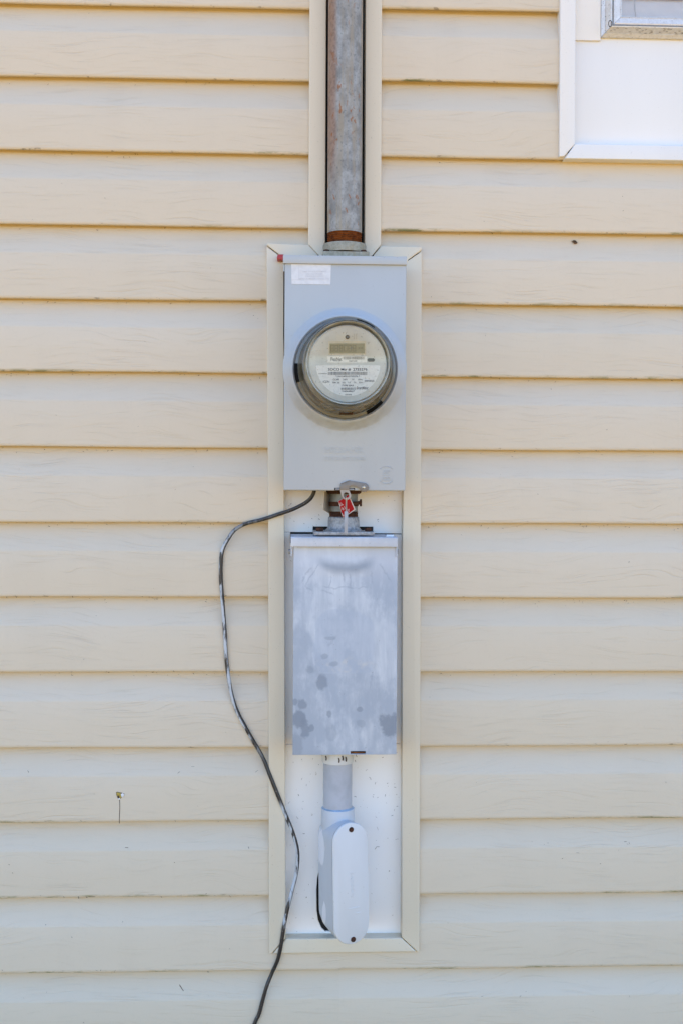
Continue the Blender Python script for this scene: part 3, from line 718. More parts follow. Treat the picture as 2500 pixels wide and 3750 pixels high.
for a0, a1 in ((45, 135), (215, 325)):
    tube('embossed_arc', [P(x, y, BXD) for x, y in arc_pts(1090, 2098, 68 if a0 > 100 else 78, a0, a1, 16)], .0007, M['box'], mb, 6)
for a in range(225, 320, 13):
    tube('embossed_tick', [P(*q1(1090 + r * math.cos(math.radians(a)), 2098 - r * math.sin(math.radians(a))), BXD) for r in (72, 79)], .0006, M['box'], mb, 5)
# conduit hub on top
lathe_z('hub_collar', xp_b, PD, [(0, Z(1261, 930, PD)), (rp * 1.26, Z(1261, 930, PD)), (rp * 1.265, Z(1261, 901, PD)), (rp * 1.23, Z(1261, 897, PD)), (rp * .96, Z(1261, 897, PD)), (rp * .96, Z(1261, 905, PD))], M['hub'], mb, 64)
fz0, fz1 = ztop - .001, Z(1262, 922, PD + .03)
fx0, fx1 = X(1182, 925, PD + .03), X(1351, 925, PD + .03)
bm = bmesh.new(); bm_box(bm, fx0, fx1, -(PD + .036), -(PD - .036), fz0, fz1); bevel_all(bm, .0016, 2); finish(bm, 'hub_flange', M['hub'], mb)
for px in (1196, 1330):
    c = P(px, 920, PD + .024)
    lathe_z('bolt', c.x, PD + .024, [(0, fz1 + .0042), (.0042, fz1 + .0042), (.0056, fz1 + .0028), (.0056, fz1 - .001)], M['darkrust'], mb, 6)
# latch
def q3(x, y): return (1000 + x * .3508, 1720 + y * .3509)
def q6(x, y): return (1150 + x * .15944, 1740 + y * .15944)
prism('latch_slot', PX([q6(470, 292), q6(930, 292), q6(930, 350), q6(470, 350)], BXD), BXD - .003, BXD + .0003, M['blackp'], mb, 0)
prism('slot_lip', PX([q6(490, 306), q6(915, 312), q6(915, 336), q6(490, 334)], BXD), BXD, BXD + .0012, M['strap'], mb, .0003)
arm = [(610, 200), (815, 122), (930, 140), (1185, 185), (1230, 225), (1252, 285), (1235, 345), (1190, 382), (1130, 388), (1075, 365), (1030, 310), (960, 275), (870, 258), (820, 262), (800, 300), (800, 345), (590, 340), (592, 260)]
LAO = BXD + .0012
la = prism('latch_arm', PX([q6(*p) for p in arm], LAO), LAO + .0001, LAO + .0022, M['stainless'], mb, .0006, 2)
hasp = [(595, 336), (800, 336), (822, 400), (842, 455), (838, 500), (815, 540), (780, 563), (735, 570), (690, 560), (655, 530), (632, 490), (610, 420)]
hole = [(733 + 64 * math.cos(a), 462 + 66 * math.sin(a)) for a in [k * 2 * math.pi / 20 for k in range(20)]]
prism('hasp_ring', PX([q6(*p) for p in hasp], LAO), LAO - .0004, LAO + .0018, M['haspmetal'], mb, .0004, 1, holes=[PX([q6(*p) for p in hole], LAO)])
prism('latch_lip', PX([q6(608, 205), q6(610, 190), q6(812, 116), q6(822, 124)], LAO), LAO - .001, LAO + .0035, M['stainless'], mb, .0004)
c = q6(1138, 283)
disc('washer', *c, LAO, LAO + .0027, 11, M['stainless'], mb)
disc('rivet', *c, LAO, LAO + .0045, 6.2, M['rivet'], mb, 20, .0015)

# ------------------------------------------------------------------ electric meter
em = thing('electric_meter', (MC.x, -.13, MC.z - .082), 'round glass covered electric meter with digital display and white label', 'electric meter')
cx, cz = MC.x, MC.z
lathe_y('sealing_ring', cx, cz, [(.0770, .120), (.0805, .122), (.0820, .126), (.0820, .131), (.0812, .1335), (.0798, .1340), (.0782, .1345), (.0776, .136), (.0768, .136), (.0768, .122)], M['ring'], em, 96)
for a0, a1 in ((55, 77), (175, 197), (296, 318)):
    bm = bmesh.new(); cols = []
    for k in range(15):
        a = math.radians(a0 + (a1 - a0) * k / 14)
        cols.append([bm.verts.new((cx + r * math.cos(a), -d, cz + r * math.sin(a))) for r, d in ((.0772, .1372), (.0800, .1352), (.0824, .1338), (.0829, .127), (.0772, .127))])
    for p_, q_ in zip(cols, cols[1:]):
        for j in range(5): bm.faces.new((p_[j], p_[(j+1) % 5], q_[(j+1) % 5], q_[j]))
    bm.faces.new(cols[0]); bm.faces.new(cols[-1][::-1]); bmesh.ops.recalc_face_normals(bm, faces=bm.faces[:])
    finish(bm, 'ring_slot', M['blackp'], em, 40)
lathe_y('meter_base', cx, cz, [(0, .128), (.0765, .128), (.0765, .124)], M['meterbody'], em, 64)
lathe_y('inner_housing', cx, cz, [(.0660, .128), (.0660, .150), (.0628, .153), (.0614, .198), (.0594, .2005), (.0594, .1985)], M['meterbody'], em, 72)
FD = .2040
face = lathe_y('face_plate', cx, cz, [(0, FD), (.0600, FD), (.0608, FD - .001), (.0608, FD - .006), (0, FD - .006)], M['face'], em, 72)
lathe_y('glass_cover', cx, cz, [(.0768, .130), (.0768, .141), (.0748, .148), (.0730, .160), (.0705, .192), (.0688, .212), (.0672, .2205), (.0656, .2235), (.0638, .2235), (.0628, .2205), (.0615, .2195), (.0, .2200)], M['glass'], em, 96)
lathe_y('cover_rim', cx, cz, [(.0622, .2180), (.0627, .2215), (.0640, .2240), (.0648, .2241), (.0642, .2215), (.0636, .2180)], plain('clear_rim', (0.38, 0.37, 0.31), 0.15, 0, 0.2, 60), em, 96)
# dirt dam / latch nub low in the cover
bm = bmesh.new(); bm_box(bm, cx - .010, cx + .012, -.150, -.137, cz - .0758, cz - .068); bevel_all(bm, .002, 2); finish(bm, 'cover_catch', M['darkrust'], em)
# the face was measured in zoom 1 units; shift for the plane it sits on
def fpx(x, y): return q1(x, y)
fc = P(*q1(762, 1122), FD); OX, OZ = cx - fc.x, cz - fc.z     # align the printed face with the axis
def fmove(o):
    for v in o.data.vertices: v.co.x += OX; v.co.z += OZ
    return o
def fbox(name, x0, x1, y0, y1, d0, d1, mat, bev=0.0002): return fmove(prism(name, PX([q1(x0, y0), q1(x1, y0), q1(x1, y1), q1(x0, y1)], FD), d0, d1, mat, face, bev, 1))
def ftext(name, *a, **k): return fmove(t1(name, *a, **k))
fbox('display_bezel', 598, 920, 925, 1042, FD - .001, FD + .0004, M['bezel'])
fbox('display', 610, 908, 946, 1032, FD - .001, FD + .0008, M['lcd'])
LD = FD + .0008
segs7 = {'a': (0, 1, 1, 1), 'g': (0, .5, 1, .5), 'd': (0, 0, 1, 0), 'f': (0, .5, 0, 1), 'e': (0, 0, 0, .5), 'b': (1, .5, 1, 1), 'c': (1, 0, 1, .5)}
for k in range(6):
    bm = bmesh.new(); x0 = 619 + k * 37.5; w_, h_ = 24, 50; yb = 1012
    for nme, (ax, ay, bx, by) in segs7.items():
        if k == 3 and nme == 'g': continue
        A = q1(x0 + ax * w_, yb - ay * h_); B = q1(x0 + bx * w_, yb - by * h_)
        a_, b_ = P(*A, LD), P(*B, LD)
        r_ = .00038
        bm_box(bm, min(a_.x, b_.x) - r_, max(a_.x, b_.x) + r_, -LD - .0002, -LD, min(a_.z, b_.z) - r_, max(a_.z, b_.z) + r_)
    fmove(finish(bm, 'digit', M['seg'], face))
for x0 in (852, 876): fbox('arrow_mark', x0, x0 + 16, 982, 990, LD - .0003, LD + .0002, M['seg'], 0)
# label strip
lab = fbox('label_strip', 588, 928, 1057, 1110, FD - .001, FD + .0003, M['paper'], 0)
ftext('label_name', 'FlexNet', 618, 714, 1066, 1096, FD + .0003, M['ink2'], face)
ftext('label_lettering', 'MODEL 2000', 645, 705, 1094, 1101, FD + .0003, M['ink2'], face)
ftext('label_number', '42671630', 772, 842, 1092, 1103, FD + .0003, M['ink'], face)
def barcode(x0, x1, y0, y1, mat, n, seed):
    rr = random.Random(seed); bm = bmesh.new(); x = x0
    while x < x1:
        w_ = rr.choice((1.5, 2, 3, 4.5)); a = P(*q1(x, y1), FD + .0003); b = P(*q1(min(x1, x + w_), y0), FD + .0003)
        bm_box(bm, a.x, b.x, -FD - .0006, -FD - .0002, a.z, b.z); x += w_ + rr.choice((1.5, 2, 3))
    return fmove(finish(bm, 'barcode', mat, face))
barcode(725, 908, 1059, 1084, M['ink2'], 30, 3)
ov = [q1(962 + (17 if math.cos(a) > 0 else -17) + 15 * math.cos(a), 1088 + 15.5 * math.sin(a)) for a in [k * 2 * math.pi / 24 + .01 for k in range(24)]]
fmove(prism('optical_port', PX(ov, FD), FD - .001, FD + .0006, M['screw'], face, .0002))
pts = [(500, 1135), (1032, 1135), (1040, 1142), (1038, 1175)]
for k in range(1, 24):
    a = math.radians(-12 - (156) * k / 24); pts.append((766 + 276 * math.cos(a), 1122 - 278 * math.sin(a)))
pts += [(494, 1175), (492, 1142)]
fmove(prism('label_sheet', PX([q1(*p) for p in pts], FD), FD - .001, FD + .0003, M['paper'], face, 0))
E_ = FD + .0003
ftext('label_title', 'SOCO Mtr #  2755276', 596, 930, 1158, 1183, E_, M['ink'], face)
barcode(596, 930, 1190, 1217, M['ink2'], 60, 5)
ftext('label_lettering', '4204480000', 514, 588, 1202, 1210, E_, M['ink2'], face)
ftext('label_serial', '*1N124P012755276 *', 660, 866, 1222, 1236, E_, M['ink'], face)
ftext('label_lettering', 'CL200', 637, 692, 1249, 1264, E_, M['ink'], face)
ftext('label_lettering', '240V', 722, 760, 1249, 1264, E_, M['ink2'], face)
ftext('label_lettering', '3W', 795, 818, 1249, 1264, E_, M['ink2'], face)
ftext('label_lettering', '60Hz', 850, 888, 1249, 1264, E_, M['ink2'], face)
ftext('label_lettering', 'FM 26', 635, 695, 1275, 1290, E_, M['ink2'], face)
ftext('label_lettering', '30L  1.0', 714, 786, 1275, 1290, E_, M['ink2'], face)
ftext('label_lettering', 'TA', 813, 836, 1275, 1290, E_, M['ink2'], face)
ftext('label_lettering', '30A', 856, 888, 1275, 1290, E_, M['ink2'], face)
ftext('label_emblem', 'iCON', 552, 608, 1265, 1286, E_, M['ink2'], face)
ftext('label_emblem', 'sensus', 906, 990, 1260, 1277, E_, M['ink2'], face)
ftext('label_type', 'TYPE iSA2', 712, 812, 1301, 1315, E_, M['ink'], face)
barcode(706, 832, 1326, 1346, M['ink2'], 30, 8)
ftext('label_serial', '*24064841*', 712, 822, 1351, 1364, E_, M['ink'], face)
ftext('label_emblem', 'SmartMeter', 840, 940, 1315, 1342, E_, M['ink2'], face)
ftext('label_date', '09/09', 740, 796, 1382, 1394, E_, M['ink2'], face)
q = q1(760, 890); fmove(disc('face_screw', *q, FD - .001, FD + .0018, 7.5, M['screw'], face)); fmove(disc('screw_head', *q, FD, FD + .0022, 4.6, M['ring'], face))
c_ = [P(*q1(828 + 17 * math.cos(a), 848 + 17 * math.sin(a)), FD + .0002) for a in [k * 2 * math.pi / 20 for k in range(21)]]
fmove(tube('key_mark', c_, .00025, M['faint'], face, 4))
for x in (819, 837): fmove(tube('key_mark', [P(*q1(x, 864), FD + .0002), P(*q1(x, 910), FD + .0002)], .00022, M['ink2'], face, 4))

# red clip behind the box corner
rc = prism('plastic_clip', PX([(1018, 931), (1037, 931), (1045, 936), (1045, 950), (1037, 951), (1015, 950), (1015, 940)], .05), .027, .05, M['red'], None, .0012)
rc['label'] = 'small red plastic clip poking out behind top left corner of meter box'; rc['category'] = 'clip'

# ------------------------------------------------------------------ nipple between the boxes
ND = .062; nx = X(1258, 1860, ND); rn = 51 * (D - ND) / F
z_nt, z_nb = bz0 + .004, Z(1258, 1893, ND)
nip = thing('pipe_nipple', (nx, -ND, z_nb), 'short grey steel pipe with rusty ends joining the two boxes', 'pipe')
lathe_z('pipe', nx, ND, [(0, z_nt), (rn, z_nt), (rn, Z(1258, 1872, ND)), (rn * .97, Z(1258, 1872, ND) - .0005), (rn * .97, z_nb)], M['steel'], nip, 48)
pr = []; z = z_nb - .006
while z < Z(1258, 1873, ND): pr += [(rn * .98, z), (rn * 1.03, z + .0013)]; z += .0026
pr.append((rn * .98, z))
lathe_z('rusty_thread', nx, ND, pr, M['darkrust'], nip, 48)
z1_ = bz0 + .0035; z0_ = Z(1258, 1809, ND + .03)
lathe_z('lock_nut', nx, ND, [(0, z1_), (rn * 1.25, z1_), (rn * 1.25, z0_ + .003), (rn * 1.14, z0_), (rn, z0_)], M['darkrust'], nip, 10)
zc = Z(1258, 1846, ND + .02)
lathe_z('clamp_band', nx, ND, [(rn * 1.0, zc - .0038), (rn * 1.05, zc - .0036), (rn * 1.05, zc + .0036), (rn * 1.0, zc + .0038)], M['darkrust'], nip, 48)
a, b = P(1278, 1846, ND + .030), P(1316, 1841, ND + .022)
tube('clamp_bolt', [a, a * .5 + b * .5, b], .0031, M['darkrust'], nip, 10)
c = P(1323, 1841, ND + .022); tube('bolt_head', [b, c], .0062, M['darkrust'], nip, 6)
# cream plate hanging left of the nipple
pl = [Vector((P(1184, 1801, .085).x, -.088, P(1184, 1801, .085).z)), Vector((P(1180, 1864, .085).x, -.088, P(1180, 1864, .085).z)), None, None]
pl[2] = P(1206, 1881, .045); pl[3] = P(1206, 1802, .045)
bm = bmesh.new(); n_ = Vector((.0016, .0006, 0))
va = [bm.verts.new(p) for p in pl]; vb = [bm.verts.new(p + n_) for p in pl]
bm.faces.new(va); bm.faces.new(vb[::-1])
for j in range(4): bm.faces.new((va[j], va[(j+1) % 4], vb[(j+1) % 4], vb[j]))
bmesh.ops.recalc_face_normals(bm, faces=bm.faces[:])
o = finish(bm, 'hanging_plate', M['plate'], None); o['label'] = 'thin cream metal plate hanging edge on left of the short pipe'; o['category'] = 'plate'

# red tag
TGD = .094
tg = thing('seal_tag', P(1270, 1895, TGD), 'torn red enamel tag with white letters hanging below the latch', 'tag')
def q6t(pts): return PX([q6(*p) for p in pts], TGD)
tp = [(552, 598), (640, 545), (790, 438), (820, 520), (875, 630), (945, 790), (780, 905), (690, 960), (662, 985), (620, 850), (590, 720)]
prism('tag_plate', q6t(tp), TGD - .001, TGD, M['tagwhite'], tg, .0003, 1)
tp2 = [(559, 601), (645, 550), (788, 444), (812, 540), (845, 620), (880, 700), (905, 760), (915, 785), (775, 888), (695, 945), (668, 973), (627, 850), (598, 720)]
prism('tag_face', q6t(tp2), TGD - .0008, TGD + .0004, M['tagred'], tg, 0)
def tagtext(b_, cx_, cy_, w_, h_, ang):
    o = text('tag_lettering', b_, *[v for v in (q6(cx_ - w_/2, 0)[0], q6(cx_ + w_/2, 0)[0], q6(0, cy_ - h_/2)[1], q6(0, cy_ + h_/2)[1])], TGD + .0004, M['tagwhite'], tg, off=-0.004)
    c = P(*q6(cx_, cy_), TGD); ca, sa = math.cos(ang), math.sin(ang)
    for v in o.data.vertices:
        dx, dz = v.co.x - c.x, v.co.z - c.z
        v.co.x = c.x + dx * ca - dz * sa; v.co.z = c.z + dx * sa + dz * ca
A_ = math.radians(24)
tagtext('EL', 622, 665, 84, 68, A_); tagtext('61', 672, 762, 72, 72, A_); tagtext('L', 664, 898, 38, 66, A_); tagtext('Y', 788, 812, 50, 66, A_); pass
# seal wire and grey strap
SW = BXD + .0040
sl = thing('wire_seal', P(1267, 1955, .1), 'grey plastic strap seal on a thin wire hanging from the latch ring', 'seal')
tube('wire', [P(*q6(735, 520), LAO + .003), P(*q6(733, 560), SW), P(*q6(732, 700), SW - .004), P(*q6(733, 840), SW - .008)], .0012, M['wire'], sl, 8)
tube('wire', [P(*q6(735, 530), LAO + .002), P(*q6(728, 505), LAO - .001), P(*q6(738, 522), LAO - .002)], .0010, M['wire'], sl, 6)
prism('strap', PX([q6(690, 838), q6(715, 826), q6(752, 826), q6(776, 838), q6(768, 1345), q6(690, 1345)], SW - .006), SW - .009, SW - .006, M['strap'], sl, .0006)

# ------------------------------------------------------------------ disconnect box
DD = .100
db = thing('disconnect_box', P(1262, 2762, .05), 'chalky scuffed grey disconnect switch box below the meter box', 'disconnect box')
dx0, dx1 = X(1074, 2400, DD), X(1452, 2400, DD)
dz0, dz1 = Z(1262, 2764, DD), Z(1262, 1990, DD)
hx0, hx1 = X(1065, 1990, DD + .006), X(1454, 1990, DD + .006)
hz0, hz1 = Z(1262, 2002, DD + .006), Z(1262, 1966, DD + .006)
prism('box_body', rect(dx0 + .004, dx1 - .004, dz0 + .003, hz1 - .001), .001, DD - .012, M['disc'], db, .002)
# door with a notch at the bottom for the latch
nx0, nx1 = X(1282, 2757, DD), X(1338, 2757, DD); nz = Z(1300, 2751, DD); nzb = Z(1300, 2761, DD)
prism('door', rect(dx0, dx1, dz0, hz0 + .006), DD - .014, DD, M['disc'], db, .0022, 3, holes=[rect(nx0, nx1, nzb, nz)])
prism('latch_recess', rect(nx0 - .002, nx1 + .002, nzb - .001, nz + .002), DD - .016, DD - .0125, M['blackp'], db, 0)
bm = bmesh.new(); bm_box(bm, nx0 + .001, nx1 - .0015, -DD + .004, -DD + .010, nzb + .0003, nzb + .0022); finish(bm, 'latch_tongue', M['rust'], db)
# hood: front face, sloped top, side tabs
bm = bmesh.new()
sec = [(DD + .0085, hz0), (DD + .0085, hz1 - .0015), (DD + .007, hz1), (.03, hz1 + .0008), (.010, hz1 + .0008), (.010, hz1 - .002), (.03, hz1 - .002), (DD + .0045, hz1 - .003), (DD + .0065, hz0)]
va = [bm.verts.new((hx0, -d, z_)) for d, z_ in sec]; vb = [bm.verts.new((hx1, -d, z_)) for d, z_ in sec]
for j in range(len(sec)): bm.faces.new((va[j], va[(j+1) % len(sec)], vb[(j+1) % len(sec)], vb[j]))
bm.faces.new(va); bm.faces.new(vb[::-1]); bmesh.ops.recalc_face_normals(bm, faces=bm.faces[:]); bevel_all(bm, .0007, 2)
finish(bm, 'hood', M['disc'], db)
for a, b in ((hx0 + .0002, hx0 + .0020), (hx1 - .0020, hx1 - .0002)):
    bm = bmesh.new(); zt_ = Z(1262, 2038, DD)
    bm_box(bm, a, b, -(DD + .0028), -.05, zt_, hz1 - .004); bevel_all(bm, .0005, 1); finish(bm, 'hood_tab', M['disc'], db)
for px, sgn in ((1061, -1), (1458, 1)):
    c = P(px, 2019, DD - .02); xe = hx0 if sgn < 0 else hx1
    tube('side_bolt', [Vector((xe - sgn * .001, c.y, c.z)), Vector((xe + sgn * .0035, c.y, c.z))], .0042, M['zinc'], db, 6)
# hub on top (oval flared casting)
HD = ND; hb0 = hz1
z_a, z_b, z_c = Z(1258, 1893, HD + .02), Z(1258, 1930, HD + .02), Z(1258, 1946, HD + .03)
rh = 57 * (D - HD - .02) / F
lathe_z('hub_collar', nx, HD, [(rn * .9, z_a - .002), (rn * 1.0, z_a), (rh - .002, z_a), (rh, z_a - .002), (rh * 1.02, z_b), (rh * 1.06, z_b - .003), (rh * 1.22, z_c), (rh * 1.3, z_c - .003)], M['zinc'], db, 48)
fx0, fx1 = X(1149, 1950, HD + .038), X(1371, 1950, HD + .038)
bm = bmesh.new(); zf1 = Z(1258, 1947, HD + .038); zf0 = Z(1258, 1961, HD + .038)
bm_box(bm, fx0, fx1, -(HD + .038), -(HD - .038), zf0, zf1); bevel_all(bm, .0018, 2); finish(bm, 'hub_flange', M['zinc'], db)
for px in (1170, 1348):
    c = P(px, 1940, HD + .022)
    lathe_z('bolt', c.x, HD + .022, [(0, zf1 + .006), (.005, zf1 + .006), (.0062, zf1 + .0045), (.0062, zf1 - .001)], M['darkrust'], db, 6)
bm = bmesh.new(); bm_box(bm, X(1412, 1955, .09), X(1440, 1955, .09), -.094, -.088, hz1 - .0005, hz1 + .0035)
bevel_all(bm, .0014, 2); finish(bm, 'caulk_smear', M['caulk'], db)

# ------------------------------------------------------------------ lower PVC conduit and conduit body
CD = .055
pxn = X(1236, 2880, CD)
pv = thing('plastic_conduit', (pxn, -CD, Z(1238, 2960, CD)), 'short grey plastic conduit pipe under the disconnect box', 'conduit')
s_ = (D - CD) / F; rpv = 52.5 * s_
lathe_z('pipe', pxn, CD, [(0, dz0 + .01), (rpv, dz0 + .01), (rpv, Z(1238, 2975, CD))], plain('grey_pvc_pipe', (0.43, 0.455, 0.51), 0.45, 0, 0.06, 50), pv, 56)
zc0 = Z(1238, 2791, CD)
lathe_z('collar', pxn, CD, [(rpv * 1.0, zc0), (rpv * 1.085, zc0 + .0005), (rpv * 1.11, zc0 + .003), (rpv * 1.11, dz0 + .004), (0, dz0 + .004)], M['pvc'], pv, 56)
# conduit body: long oval box turned to the right, with a screwed cover
TH = math.radians(22); nrm = Vector((math.sin(TH), -math.cos(TH), 0)); tan = Vector((math.cos(TH), math.sin(TH), 0))
lb_c = P(1286, 3236, .101); e_c = .050
axis = Vector((pxn, -CD, lb_c.z))
cen = Vector((lb_c.x, lb_c.y, lb_c.z))
base = cen - nrm * e_c
upv = Vector((-.018, 0, 1)).normalized()
lb = thing('conduit_body', (cen.x, -.05, Z(1288, 3460, .1)), 'pale grey long oval conduit fitting with screwed cover at bottom', 'conduit fitting')
Lh, Wd = 447 * (D - .101) / F, .0640
def stadium(w, l, n=14):
    r = w / 2; out = []
    for k in range(n + 1): a = math.pi * k / n; out.append((r * math.cos(a), l / 2 - r + r * math.sin(a)))
    for k in range(n + 1): a = math.pi + math.pi * k / n; out.append((r * math.cos(a), -l / 2 + r + r * math.sin(a)))
    return out
def lb_loft(name, layers, mat, cap0=True, cap1=True, n=14, bev=0):
    bm = bmesh.new(); rings = []
    for w_, l_, e, dz in layers: rings.append([bm.verts.new(base + nrm * e + tan * a + upv * (b + dz)) for a, b in stadium(w_, l_, n)])
    k = len(rings[0])
    for r0, r1 in zip(rings, rings[1:]):
        for j in range(k): bm.faces.new((r0[j], r0[(j+1) % k], r1[(j+1) % k], r1[j]))
    if cap0: bm.faces.new(rings[0][::-1])
    if cap1: bm.faces.new(rings[-1])
    bmesh.ops.recalc_face_normals(bm, faces=bm.faces[:])
    return finish(bm, name, mat, lb, 35)
lb_loft('cover', [(Wd, Lh, e_c - .0045, 0), (Wd, Lh, e_c - .0018, 0), (Wd - .0016, Lh - .0016, e_c - .0005, 0), (Wd - .004, Lh - .004, e_c, 0)], M['pvc'])
lb_loft('gasket', [(Wd - .0012, Lh - .0012, e_c - .0062, 0), (Wd - .0012, Lh - .0012, e_c - .0045, 0)], M['blackp'])
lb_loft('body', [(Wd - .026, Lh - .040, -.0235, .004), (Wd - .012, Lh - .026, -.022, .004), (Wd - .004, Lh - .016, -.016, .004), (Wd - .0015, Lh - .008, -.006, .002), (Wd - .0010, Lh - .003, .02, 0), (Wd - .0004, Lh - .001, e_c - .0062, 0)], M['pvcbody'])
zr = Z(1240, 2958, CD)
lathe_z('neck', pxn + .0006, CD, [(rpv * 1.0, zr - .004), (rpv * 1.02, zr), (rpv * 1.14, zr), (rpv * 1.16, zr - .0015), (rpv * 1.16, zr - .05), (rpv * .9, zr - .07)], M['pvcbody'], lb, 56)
lathe_z('primer_ring', pxn + .0006, CD, [(rpv * .99, zr + .0025), (rpv * 1.05, zr + .0012), (rpv * 1.10, zr + .0004), (rpv * 1.15, zr - .0012)], M['glue'], lb, 56)
zw = lb_c.z - Lh / 2 + .045
lathe_y('wall_outlet', base.x, zw, [(.024, .0), (.024, .045), (0, .045)], M['pvc'], lb, 32)
for px, py in ((1284.5, 3038), (1294, 3441)):
    dz = (3236 - py) * (D - .101) / F; c = cen + upv * dz + Vector(((px - 1286) * .00045 + .018 * dz, 0, 0))
    bm = bmesh.new(); r_ = .0043
    ring = [[bm.verts.new(c + nrm * e + tan * (r * math.cos(a)) + upv * (r * math.sin(a))) for a in [k * math.pi / 10 for k in range(20)]] for r, e in ((r_, -.002), (r_, .0003), (r_ * .85, .0005), (r_ * .5, .0002))]
    for r0, r1 in zip(ring, ring[1:]):
        for j in range(20): bm.faces.new((r0[j], r0[(j+1) % 20], r1[(j+1) % 20], r1[j]))
    bm.faces.new(ring[-1]); bmesh.ops.recalc_face_normals(bm, faces=bm.faces[:])
    finish(bm, 'cover_screw', M['darkrust'], lb, 40)
def onto_cover(o, zoff):
    for v in o.data.vertices:
        dx, dz, dd = v.co.x - cen.x, v.co.z - cen.z, -v.co.y - .101
        p = cen + nrm * dd + tan * (dx / math.cos(TH)) + upv * dz; v.co = p
    return o
onto_cover(text('embossed_letters', 'LAMSON', 1283, 1295, 3195, 3285, .101, M['pvc'], lb, extrude=.0005, rot=1), 0)
onto_cover(prism('embossed_bar', PX([(1272, 3326), (1315, 3324), (1315, 3327), (1272, 3329)], .101), .100, .1016, M['pvc'], lb, .0002), 0)
onto_cover(prism('embossed_bar', PX([(1300, 3346), (1318, 3344), (1318, 3347), (1300, 3349)], .101), .100, .1016, M['pvc'], lb, .0002), 0)

# ------------------------------------------------------------------ black cable
ov = [(722, 1122, .060), (721, 1131, .058), (714, 1144, .055), (700, 1156, .050), (672, 1170, .042), (640, 1181, .035), (600, 1194, .032), (565, 1203, .029), (540, 1217, .026), (525, 1237, .028), (512, 1262, .027), (508, 1290, .027), (508, 1330, .027), (511, 1370, .027), (515, 1420, .0275), (518, 1470, .0275), (521, 1520, .027), (527, 1565, .027), (535, 1605, .027), (548, 1640, .027), (565, 1672, .028), (585, 1707, .0275), (605, 1742, .028), (622, 1785, .031), (640, 1830, .032), (655, 1868, .030), (672, 1910, .0275), (682, 1945, .027), (684, 1975, .027), (680, 2010, .024), (670, 2050, .028), (660, 2090, .031), (652, 2130, .032), (646, 2170, .032), (638, 2205, .029), (625, 2235, .024), (613, 2265, .027), (603, 2300, .027), (595, 2330, .027), (585, 2352, .027), (560, 2430, .028), (550, 2520, .028), (552, 2640, .028), (548, 2800, .028)]
path = catmull([P(a * 1.5944, b * 1.5944, c) for a, b, c in ov], 6)
cb = tube('black_cable', path, .0033, M['cable'], None, 12)
cb['label'] = 'black cable with flaking white paint looping down left of boxes'; cb['category'] = 'cable'

# ------------------------------------------------------------------ dead insect, twigs and specks
def place(name, pts, rad, mat, label, cat, seg=6):
    o = tube(name, pts, rad, mat, None, seg); o['label'] = label; o['category'] = cat; return o
def sp(px, py, lift=.0008):
    side = 'L' if px < 1260 else 'R'; q = P(px, py, FL); d = siding_d(q.x, q.z, side); q = P(px, py, d + lift)
    return q
di = thing('dead_insect', sp(2103, 886), 'small dark dead insect stuck high on the right siding', 'insect')
tube('abdomen', [sp(2096 + k * 3.2, 882 + k * 1.6 + .4 * (k % 2), .0018) for k in range(6)], lambda t: .0005 + .0022 * math.sin(math.pi * min(1, .15 + t * .85)), M['speck'], di, 8)
tube('wing', [sp(2094, 885, .0014), sp(2104, 891, .0026), sp(2112, 890, .0016)], lambda t: .0003 + .0012 * math.sin(math.pi * t), M['twig'], di, 6)
tube('wing', [sp(2090, 883, .0012), sp(2100, 884, .0030), sp(2107, 887, .0020)], lambda t: .0003 + .0010 * math.sin(math.pi * t), M['twig'], di, 6)
tg_ = place('twig', [sp(649 + k * 4.0, 3592 + k * 6.2) for k in range(7)], lambda t: .0013 * (1 - .5 * abs(2 * t - 1)), M['twig'], 'short straight brown twig stuck to lowest siding left of cable', 'twig')
tw = thing('dry_grass_wisp', sp(190, 3600), 'bent wisp of dry grass caught on lowest siding at far left', 'grass wisp')
tube('stalk', [sp(172, 3636), sp(173, 3614), sp(180, 3600), sp(200, 3606), sp(222, 3610)], .0005, M['twig'], tw, 5)
tube('stalk', [sp(165, 3596), sp(185, 3604), sp(205, 3598), sp(220, 3604), sp(206, 3596)], .0005, M['twig'], tw, 5)

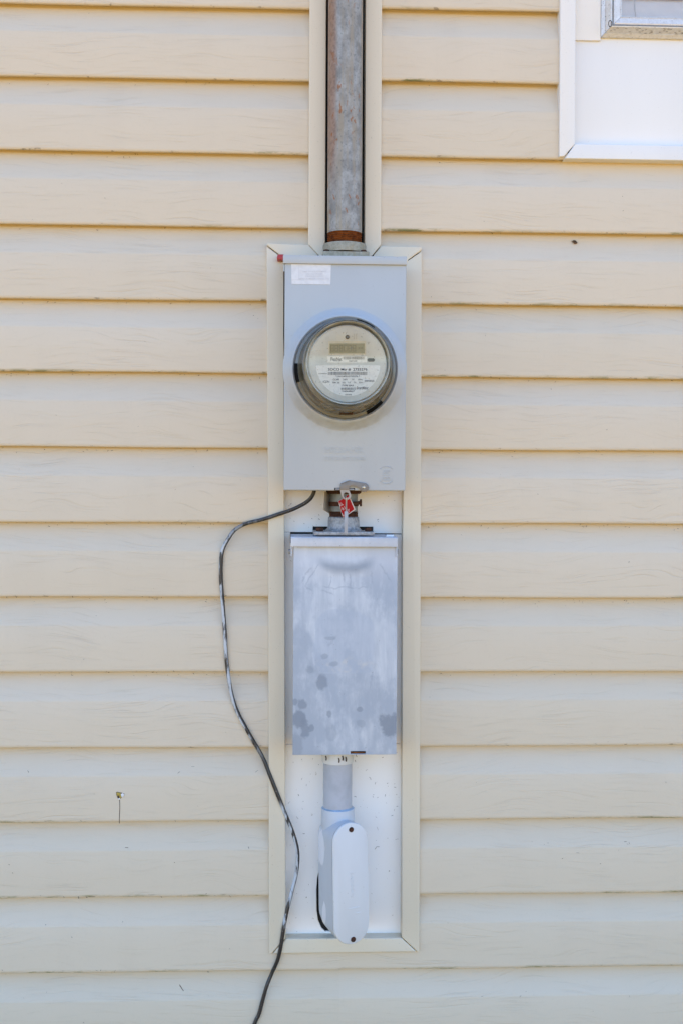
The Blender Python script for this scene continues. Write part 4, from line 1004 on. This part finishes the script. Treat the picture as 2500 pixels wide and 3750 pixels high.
bm = bmesh.new(); rr = random.Random(21)
def fleck(fn, px, py, size, bend=.5):
    a = rr.uniform(0, math.tau); n_ = 3; pts = []
    for k in range(n_ + 1):
        pts.append(fn(px, py)); px += math.cos(a) * size / n_; py += math.sin(a) * size / n_; a += rr.uniform(-bend, bend)
    r = rr.choice((.00018, .00025, .0003, .00042))
    bm_tube(bm, pts, r, 4)
def onpanel(px, py): return P(px, py, BD + .0004)
for k in range(75):
    px = rr.uniform(1055, 1462); py = 2735 + abs(rr.gauss(0, 260))
    if py > 3400 or (1150 < px < 1365 and py > 2980) or (1170 < px < 1300): continue
    fleck(onpanel, px, py, rr.uniform(2, 13))
for k in range(22):
    px = rr.uniform(1055, 1465); py = rr.uniform(1815, 1940)
    if 1170 < px < 1345: continue
    fleck(onpanel, px, py, rr.uniform(2, 8))
def lip_y(px, k, side):
    ys = L_ROWS if side == 'L' else R_ROWS
    return ys[k]
for k in range(520):
    side = rr.choice('LR'); row = int(min(13, max(0, rr.triangular(0, 14.4, 13.5))))
    px = rr.uniform(0, 960) if side == 'L' else rr.uniform(1550, 2500)
    if side == 'R' and px > 2040 and row < 3: continue
    zz = (LZ[NL + row] if side == 'L' else RZ[NR + row])
    # below that lip
    dz = abs(rr.gauss(0, .018)) + .002 if row > 9 else abs(rr.gauss(0, .004)) + .001
    c = P(px, 1800, FL); z_ = zz - dz
    x_ = c.x
    py = PCY - (z_ - CAMZ) / (D - FL) * F + (px - 1250) * .0051
    fleck(lambda a, b: sp(a, b, .0004), px, py, rr.uniform(2, 12) if row > 9 else rr.uniform(2, 7))
for k in range(60):
    fleck(lambda a, b: sp(a, b, .0004), rr.choice((rr.uniform(0, 960), rr.uniform(1560, 2500))), rr.uniform(620, 3750), rr.uniform(1.5, 5))
for k in range(26):
    c = P(rr.uniform(2230, 2500), 100, .02)
    t_ = rr.random(); pts = [Vector((c.x + j * .0018, -(.0165 + t_ * .009) - .0005, WZ0 + .0055 + t_ * .007 + rr.uniform(-.0006, .0006))) for j in range(3)]
    bm_tube(bm, pts, .0003, 4)
for (px, py) in ((1193, 2768), (1240, 2776), (1253, 2768), (1265, 2772)):
    c = P(px, py, CD + rpv * 1.1); bm_tube(bm, [c, c + Vector((.001, -.0006, -.004)), c + Vector((.0006, 0, -.0075))], .0011, 5)
o = finish(bm, 'dry_plant_debris', M['speck'], None, 60)
o['label'] = 'dark dry plant bits and specks scattered over siding and panels'; o['category'] = 'debris'; o['kind'] = 'stuff'
